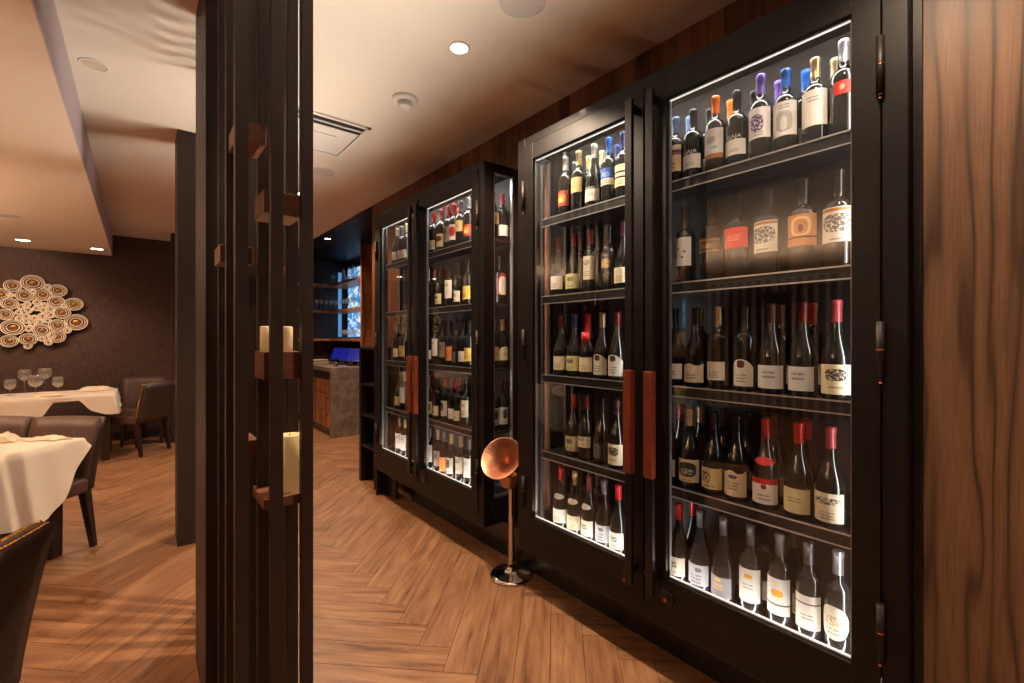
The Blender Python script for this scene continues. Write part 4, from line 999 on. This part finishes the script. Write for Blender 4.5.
# ------------------------------------------------------------------ bar bay
ct = empty('bar_counter', 'grey stone waterfall counter with wooden drawer fronts in the bar recess', 'counter', (2.09, 6.54, 0))
zc = e(-.42)
obj('stone_top', bx(0, .98, .06, 1.93, zc - .06, zc, .003), M_STONE, ct)
obj('stone_end', bx(0, .98, 0, .06, 0, zc, .003), M_STONE, ct)
bm = bmesh.new(); box(bm, .04, .96, .06, 1.93, .10, zc - .06); obj('carcass', bm, M_DARKWOOD, ct)
obj('toe_kick', bx(.05, .96, .06, 1.93, 0, .10), M_PLINTH, ct)
for k in range(3):
    y0 = .075 + k * .615
    for j, (za, zb_) in enumerate(((.12, .36), (.37, .60), (.61, .80))):
        dr = obj('drawer', bx(.015, .04, y0, y0 + .60, za, zb_, .003), M_OAK, ct)
        bm = bmesh.new(); tube(bm, (-.0, y0 + .10, zb_ - .05), (.016, y0 + .10, zb_ - .05), .011, .011, 14); obj('knob', bm, M_BLACKMET, dr)
su = empty('bar_shelving', 'wooden corner shelving over the bar with a mirror painted glowing blue behind it', 'shelving', (0, 0, 0))
obj('end_panel', bx(2.53, 3.1, 6.56, 6.60, zc, CEIL - .02, .002), M_OAK, su)
for z in (.94, .48, -.01):
    bm = bmesh.new(); box(bm, 2.60, 2.96, 6.60, 8.20, e(z) - .04, e(z), .002); box(bm, 1.5, 3.09, 8.20, 8.49, e(z) - .04, e(z), .002); obj('shelf', bm, M_OAK, su)
obj('glow_mirror', bx(2.975, 2.99, 7.0, 8.36, e(.02), e(1.25)), M_MIRRORGLOW, su)  # emission stands in for the bright reflection in the mirrored bar back
obj('lit_strip', bx(2.84, 2.90, 8.475, 8.485, e(.02), e(1.2)), M_BACKLED, su)
k = 0
def bglass(x, y, z, lab, tall=True):
    stem_glass(x, y, z, .034, .19 if tall else .15, .09, lab, group='glasses on the bar shelves')
names = ['leftmost', 'second', 'third', 'fourth', 'fifth']
for i, px in enumerate((316.5, 321, 326, 331, 335.5)):
    u = px - 512; yy = 8.27; xx = (SN * 455 + CS * u) / (CS * 455 - SN * u) * yy
    bglass(xx, yy, e(.48), '%s wine glass from the left on the middle bar shelf' % names[i])
for i, yy in enumerate((8.0, 7.86, 7.72, 7.58, 7.44)):
    bglass(2.74, yy, e(.48), '%s wine glass along the middle shelf in front of the glowing mirror' % names[i])
    bglass(2.74, yy - .05, e(-.01), '%s wine glass along the lowest shelf in front of the glowing mirror' % names[i], False)
for i, yy in enumerate((7.95, 7.7, 7.5)):
    bm = bmesh.new(); lathe(bm, [(0, 0), (.05, 0), (.06, .01), (.058, .06), (.03, .13), (.015, .17), (.014, .24), (.02, .26), (.017, .26), (.010, .24), (.010, .17), (0, .12)], 24)
    o = obj('decanter', bm, M_STEM, None, True, loc=(2.76, yy, e(.94))); tag(o, 'clear glass decanter on the top bar shelf, %s from the corner' % names[i].replace('leftmost', 'first'), 'decanter', 'decanters on the top bar shelf')
u = 321.5 - 512; yy = 8.3; xx = (SN * 455 + CS * u) / (CS * 455 - SN * u) * yy
bglass(xx + .2, yy, e(.94), 'single wine glass on the top bar shelf at the left')
for i, (yy, w) in enumerate(((7.62, 'farthest of the three'), (7.20, 'middle one of the three'), (6.84, 'nearest of the three, beside the end panel'))):
    t = empty('tablet', 'blue-screened tablet on the bar counter, ' + w, 'tablet', (2.52, yy, zc), math.radians(-38), 'blue tablets on the bar counter')
    bm = bmesh.new(); box(bm, -.085, .085, -.07, .09, 0, .012, .002); taper(bm, (0, .06, .01), (.06, .02), (0, .10, .10), (.06, .02)); obj('stand', bm, M_BLACKMET, t)
    bm = bmesh.new(); box(bm, -.095, .095, -.006, .006, -.12, .14, .004); s = obj('tablet_case', bm, M_BLACKMET, t, loc=(0, .06, .15), rot=(math.radians(-42), 0, 0))
    obj('screen', bx(-.083, .083, -.0085, -.0065, -.108, .128), M_SCREEN, s)
for i in range(3):
    o = obj('tray', bx(-.16, .16, -.12, .12, 0, .018, .004), M_PAPER if i % 2 == 0 else M_BLOCK, None, loc=(2.36 - .01 * i, 8.12, zc + .0005 + .0185 * i), rot=(0, 0, .1 * i))
    tag(o, ['flat tray at the bottom of the stack on the bar counter', 'flat tray in the middle of the stack on the bar counter', 'flat tray on top of the stack on the bar counter'][i], 'tray', 'stacked trays on the counter')
bm = bmesh.new(); lathe(bm, [(0, 0), (.03, 0), (.035, .01), (.02, .04), (.024, .05), (0, .055)], 20); o = obj('call_bell', bm, M_CHROME, None, True, loc=(2.24, 6.78, zc)); tag(o, 'small shiny silver bell on the near corner of the bar counter', 'bell')
rk = empty('bottle_rack', 'narrow black metal rack with slanted shelves beside the far wine cabinet', 'rack', (1.70, 4.02, 0))
zr = e(-.085)
for (yy, w) in ((.07, .02), (.42, .05)):
    obj('upright', bx(0, .16, yy - w / 2, yy + w / 2, 0, zr, .002), M_BLACKMET, rk)
for z in (.36, .66, .96, zr - .015):
    obj('rack_shelf', bx(.005, .17, .07, .42, z - .012, z + .006, .002), M_BLACKMET, rk)

# ------------------------------------------------------------------ what the glass doors mirror, across the dining room
sw = empty('slat_partition', 'pale vertical slat partition across the dining room', 'room divider', (-5.6, 0, 0))
for k in range(22): obj('slat', bx(-.03, .03, 1.3 + k * .17, 1.36 + k * .17, 0, 2.5, .003), plain('pale_slat', srgb(190, 168, 146), .5), sw)
tv = empty('television', 'television with a blue picture on the far left wall', 'television', (-5.979, 5.6, 1.95))
obj('housing', bx(-.02, .03, -.55, .55, -.33, .33, .006), M_BLACKMET, tv); obj('screen', bx(.031, .034, -.53, .53, -.31, .31), M_TV, tv)

# ------------------------------------------------------------------ lights
def kelv(r, g, b): return (r, g, b)
WARM = (1, .76, .54); WARM2 = (1, .71, .49)
def spot(name, x, y, z, W, size=110, blend=.6, col=WARM, r=.035, tgt=None):
    l = bpy.data.lights.new(name, 'SPOT'); l.energy = W; l.spot_size = math.radians(size); l.spot_blend = blend; l.color = col; l.shadow_soft_size = r
    o = bpy.data.objects.new(name, l); o.location = (x, y, z); COL.objects.link(o)
    if tgt: o.rotation_euler = (Vector(tgt) - Vector((x, y, z))).to_track_quat('-Z', 'Y').to_euler()
    return o
zl = CEIL - .03
spot('corridor_spot', 1.205, 1.87, zl, 165, 130, .5, r=.02)
spot('corridor_spot', 1.15, .25, zl, 62, 120, .6, r=.03)
spot('corridor_spot', 1.15, -1.4, zl, 90, 120, .6)
spot('corridor_spot', 1.205, 4.75, zl, 135, 135, .5, r=.02)
disc_fit('downlight', 'lit round downlight in the corridor ceiling, hidden behind the slat screen', 'ceiling light', 1.205, 4.75, CEIL, .052, M_LAMP, .22)
spot('bar_spot', 2.05, 6.55, zl - .02, 110, 125, .6)
spot('dining_spot', -1.02, 7.2, SOF - .03, 33, 140, .6, WARM2)
spot('dining_spot', -.45, 7.2, SOF - .03, 21, 140, .6, WARM2)
spot('dining_spot', -.95, 4.15, SOF - .03, 26, 75, .7, WARM2)
spot('dining_spot', -1.0, 1.2, SOF - .03, 7, 130, .6, WARM2)
spot('dining_spot', -4.5, 3.0, SOF - .03, 60, 140, .6, WARM2)
spot('art_spot', -1.5, 7.0, SOF - .03, 39, 70, .6, WARM2, tgt=(-1.25, 8.3, 1.9))
for cy in (.277, 2.28):
    for g0, g1 in ((.1286, .745), (1.677 - .745, 1.677 - .1286)):
        l = bpy.data.lights.new('cabinet_uplight', 'AREA'); l.shape = 'RECTANGLE'; l.size = .005; l.size_y = g1 - g0 - .03; l.energy = 8; l.color = (1, .91, .79); l.spread = math.radians(75)
        o = bpy.data.objects.new('cabinet_uplight', l); o.location = (XF + .0165, cy + (g0 + g1) / 2, e(-.955)); COL.objects.link(o)
        o.rotation_euler = (0, PI - math.radians(22), 0)
wl = bpy.data.worlds.new('world'); SC.world = wl; wl.use_nodes = True
wl.node_tree.nodes['Background'].inputs[0].default_value = (.10, .06, .04, 1); wl.node_tree.nodes['Background'].inputs[1].default_value = .3
def area(name, x, y, z, sx, sy, W, col, rot=(0, 0, 0)):
    l = bpy.data.lights.new(name, 'AREA'); l.shape = 'RECTANGLE'; l.size = sx; l.size_y = sy; l.energy = W; l.color = col
    o = bpy.data.objects.new(name, l); o.location = (x, y, z); o.rotation_euler = rot; COL.objects.link(o)
    return o
def pendant(x, y, label):  # unseen bowl lamps, added to brighten the dining ceiling
    o = empty('added_pendant', label, 'added pendant lamp', (x, y, 0))
    zt = SOF
    bm = bmesh.new(); tube(bm, (0, 0, 1.95), (0, 0, zt), .004); obj('cord', bm, M_BLACKMET, o)
    bm = bmesh.new(); lathe(bm, [(.02, 1.82), (.12, 1.86), (.19, 1.95), (.185, 1.95), (.11, 1.87), (.0, 1.84)], 32); obj('shade', bm, M_BLACKMET, o, True)
    l = bpy.data.lights.new('added_pendant_glow', 'POINT'); l.energy = 230; l.color = (1, .72, .50); l.shadow_soft_size = .035
    k = bpy.data.objects.new('added_pendant_glow', l); k.location = (x, y, 1.90); COL.objects.link(k)
pendant(-2.6, 2.2, 'added out-of-view pendant lamp brightening the dining room ceiling, nearer one'); pendant(-2.6, 5.0, 'added out-of-view pendant lamp brightening the dining room ceiling, farther one')

# ------------------------------------------------------------------ camera
cam = bpy.data.cameras.new('camera'); co = bpy.data.objects.new('camera', cam); COL.objects.link(co); SC.camera = co
cam.sensor_width = 36; cam.lens = 455 / 1024 * 36; cam.clip_start = .02
cam.shift_y = -3.5 / 1024
co.location = (0, 0, H); co.rotation_euler = (PI / 2, 0, -TH)
SC.view_settings.view_transform = 'Standard'; SC.view_settings.look = 'None'; SC.view_settings.gamma = 1; SC.view_settings.use_curve_mapping = False
SC.view_settings.exposure = 0.30
SC.cycles.max_bounces = 8; SC.cycles.transparent_max_bounces = 16; SC.cycles.sample_clamp_indirect = 6
SC.cycles.use_denoising = True
SC.cycles.caustics_reflective = True; SC.cycles.caustics_refractive = False
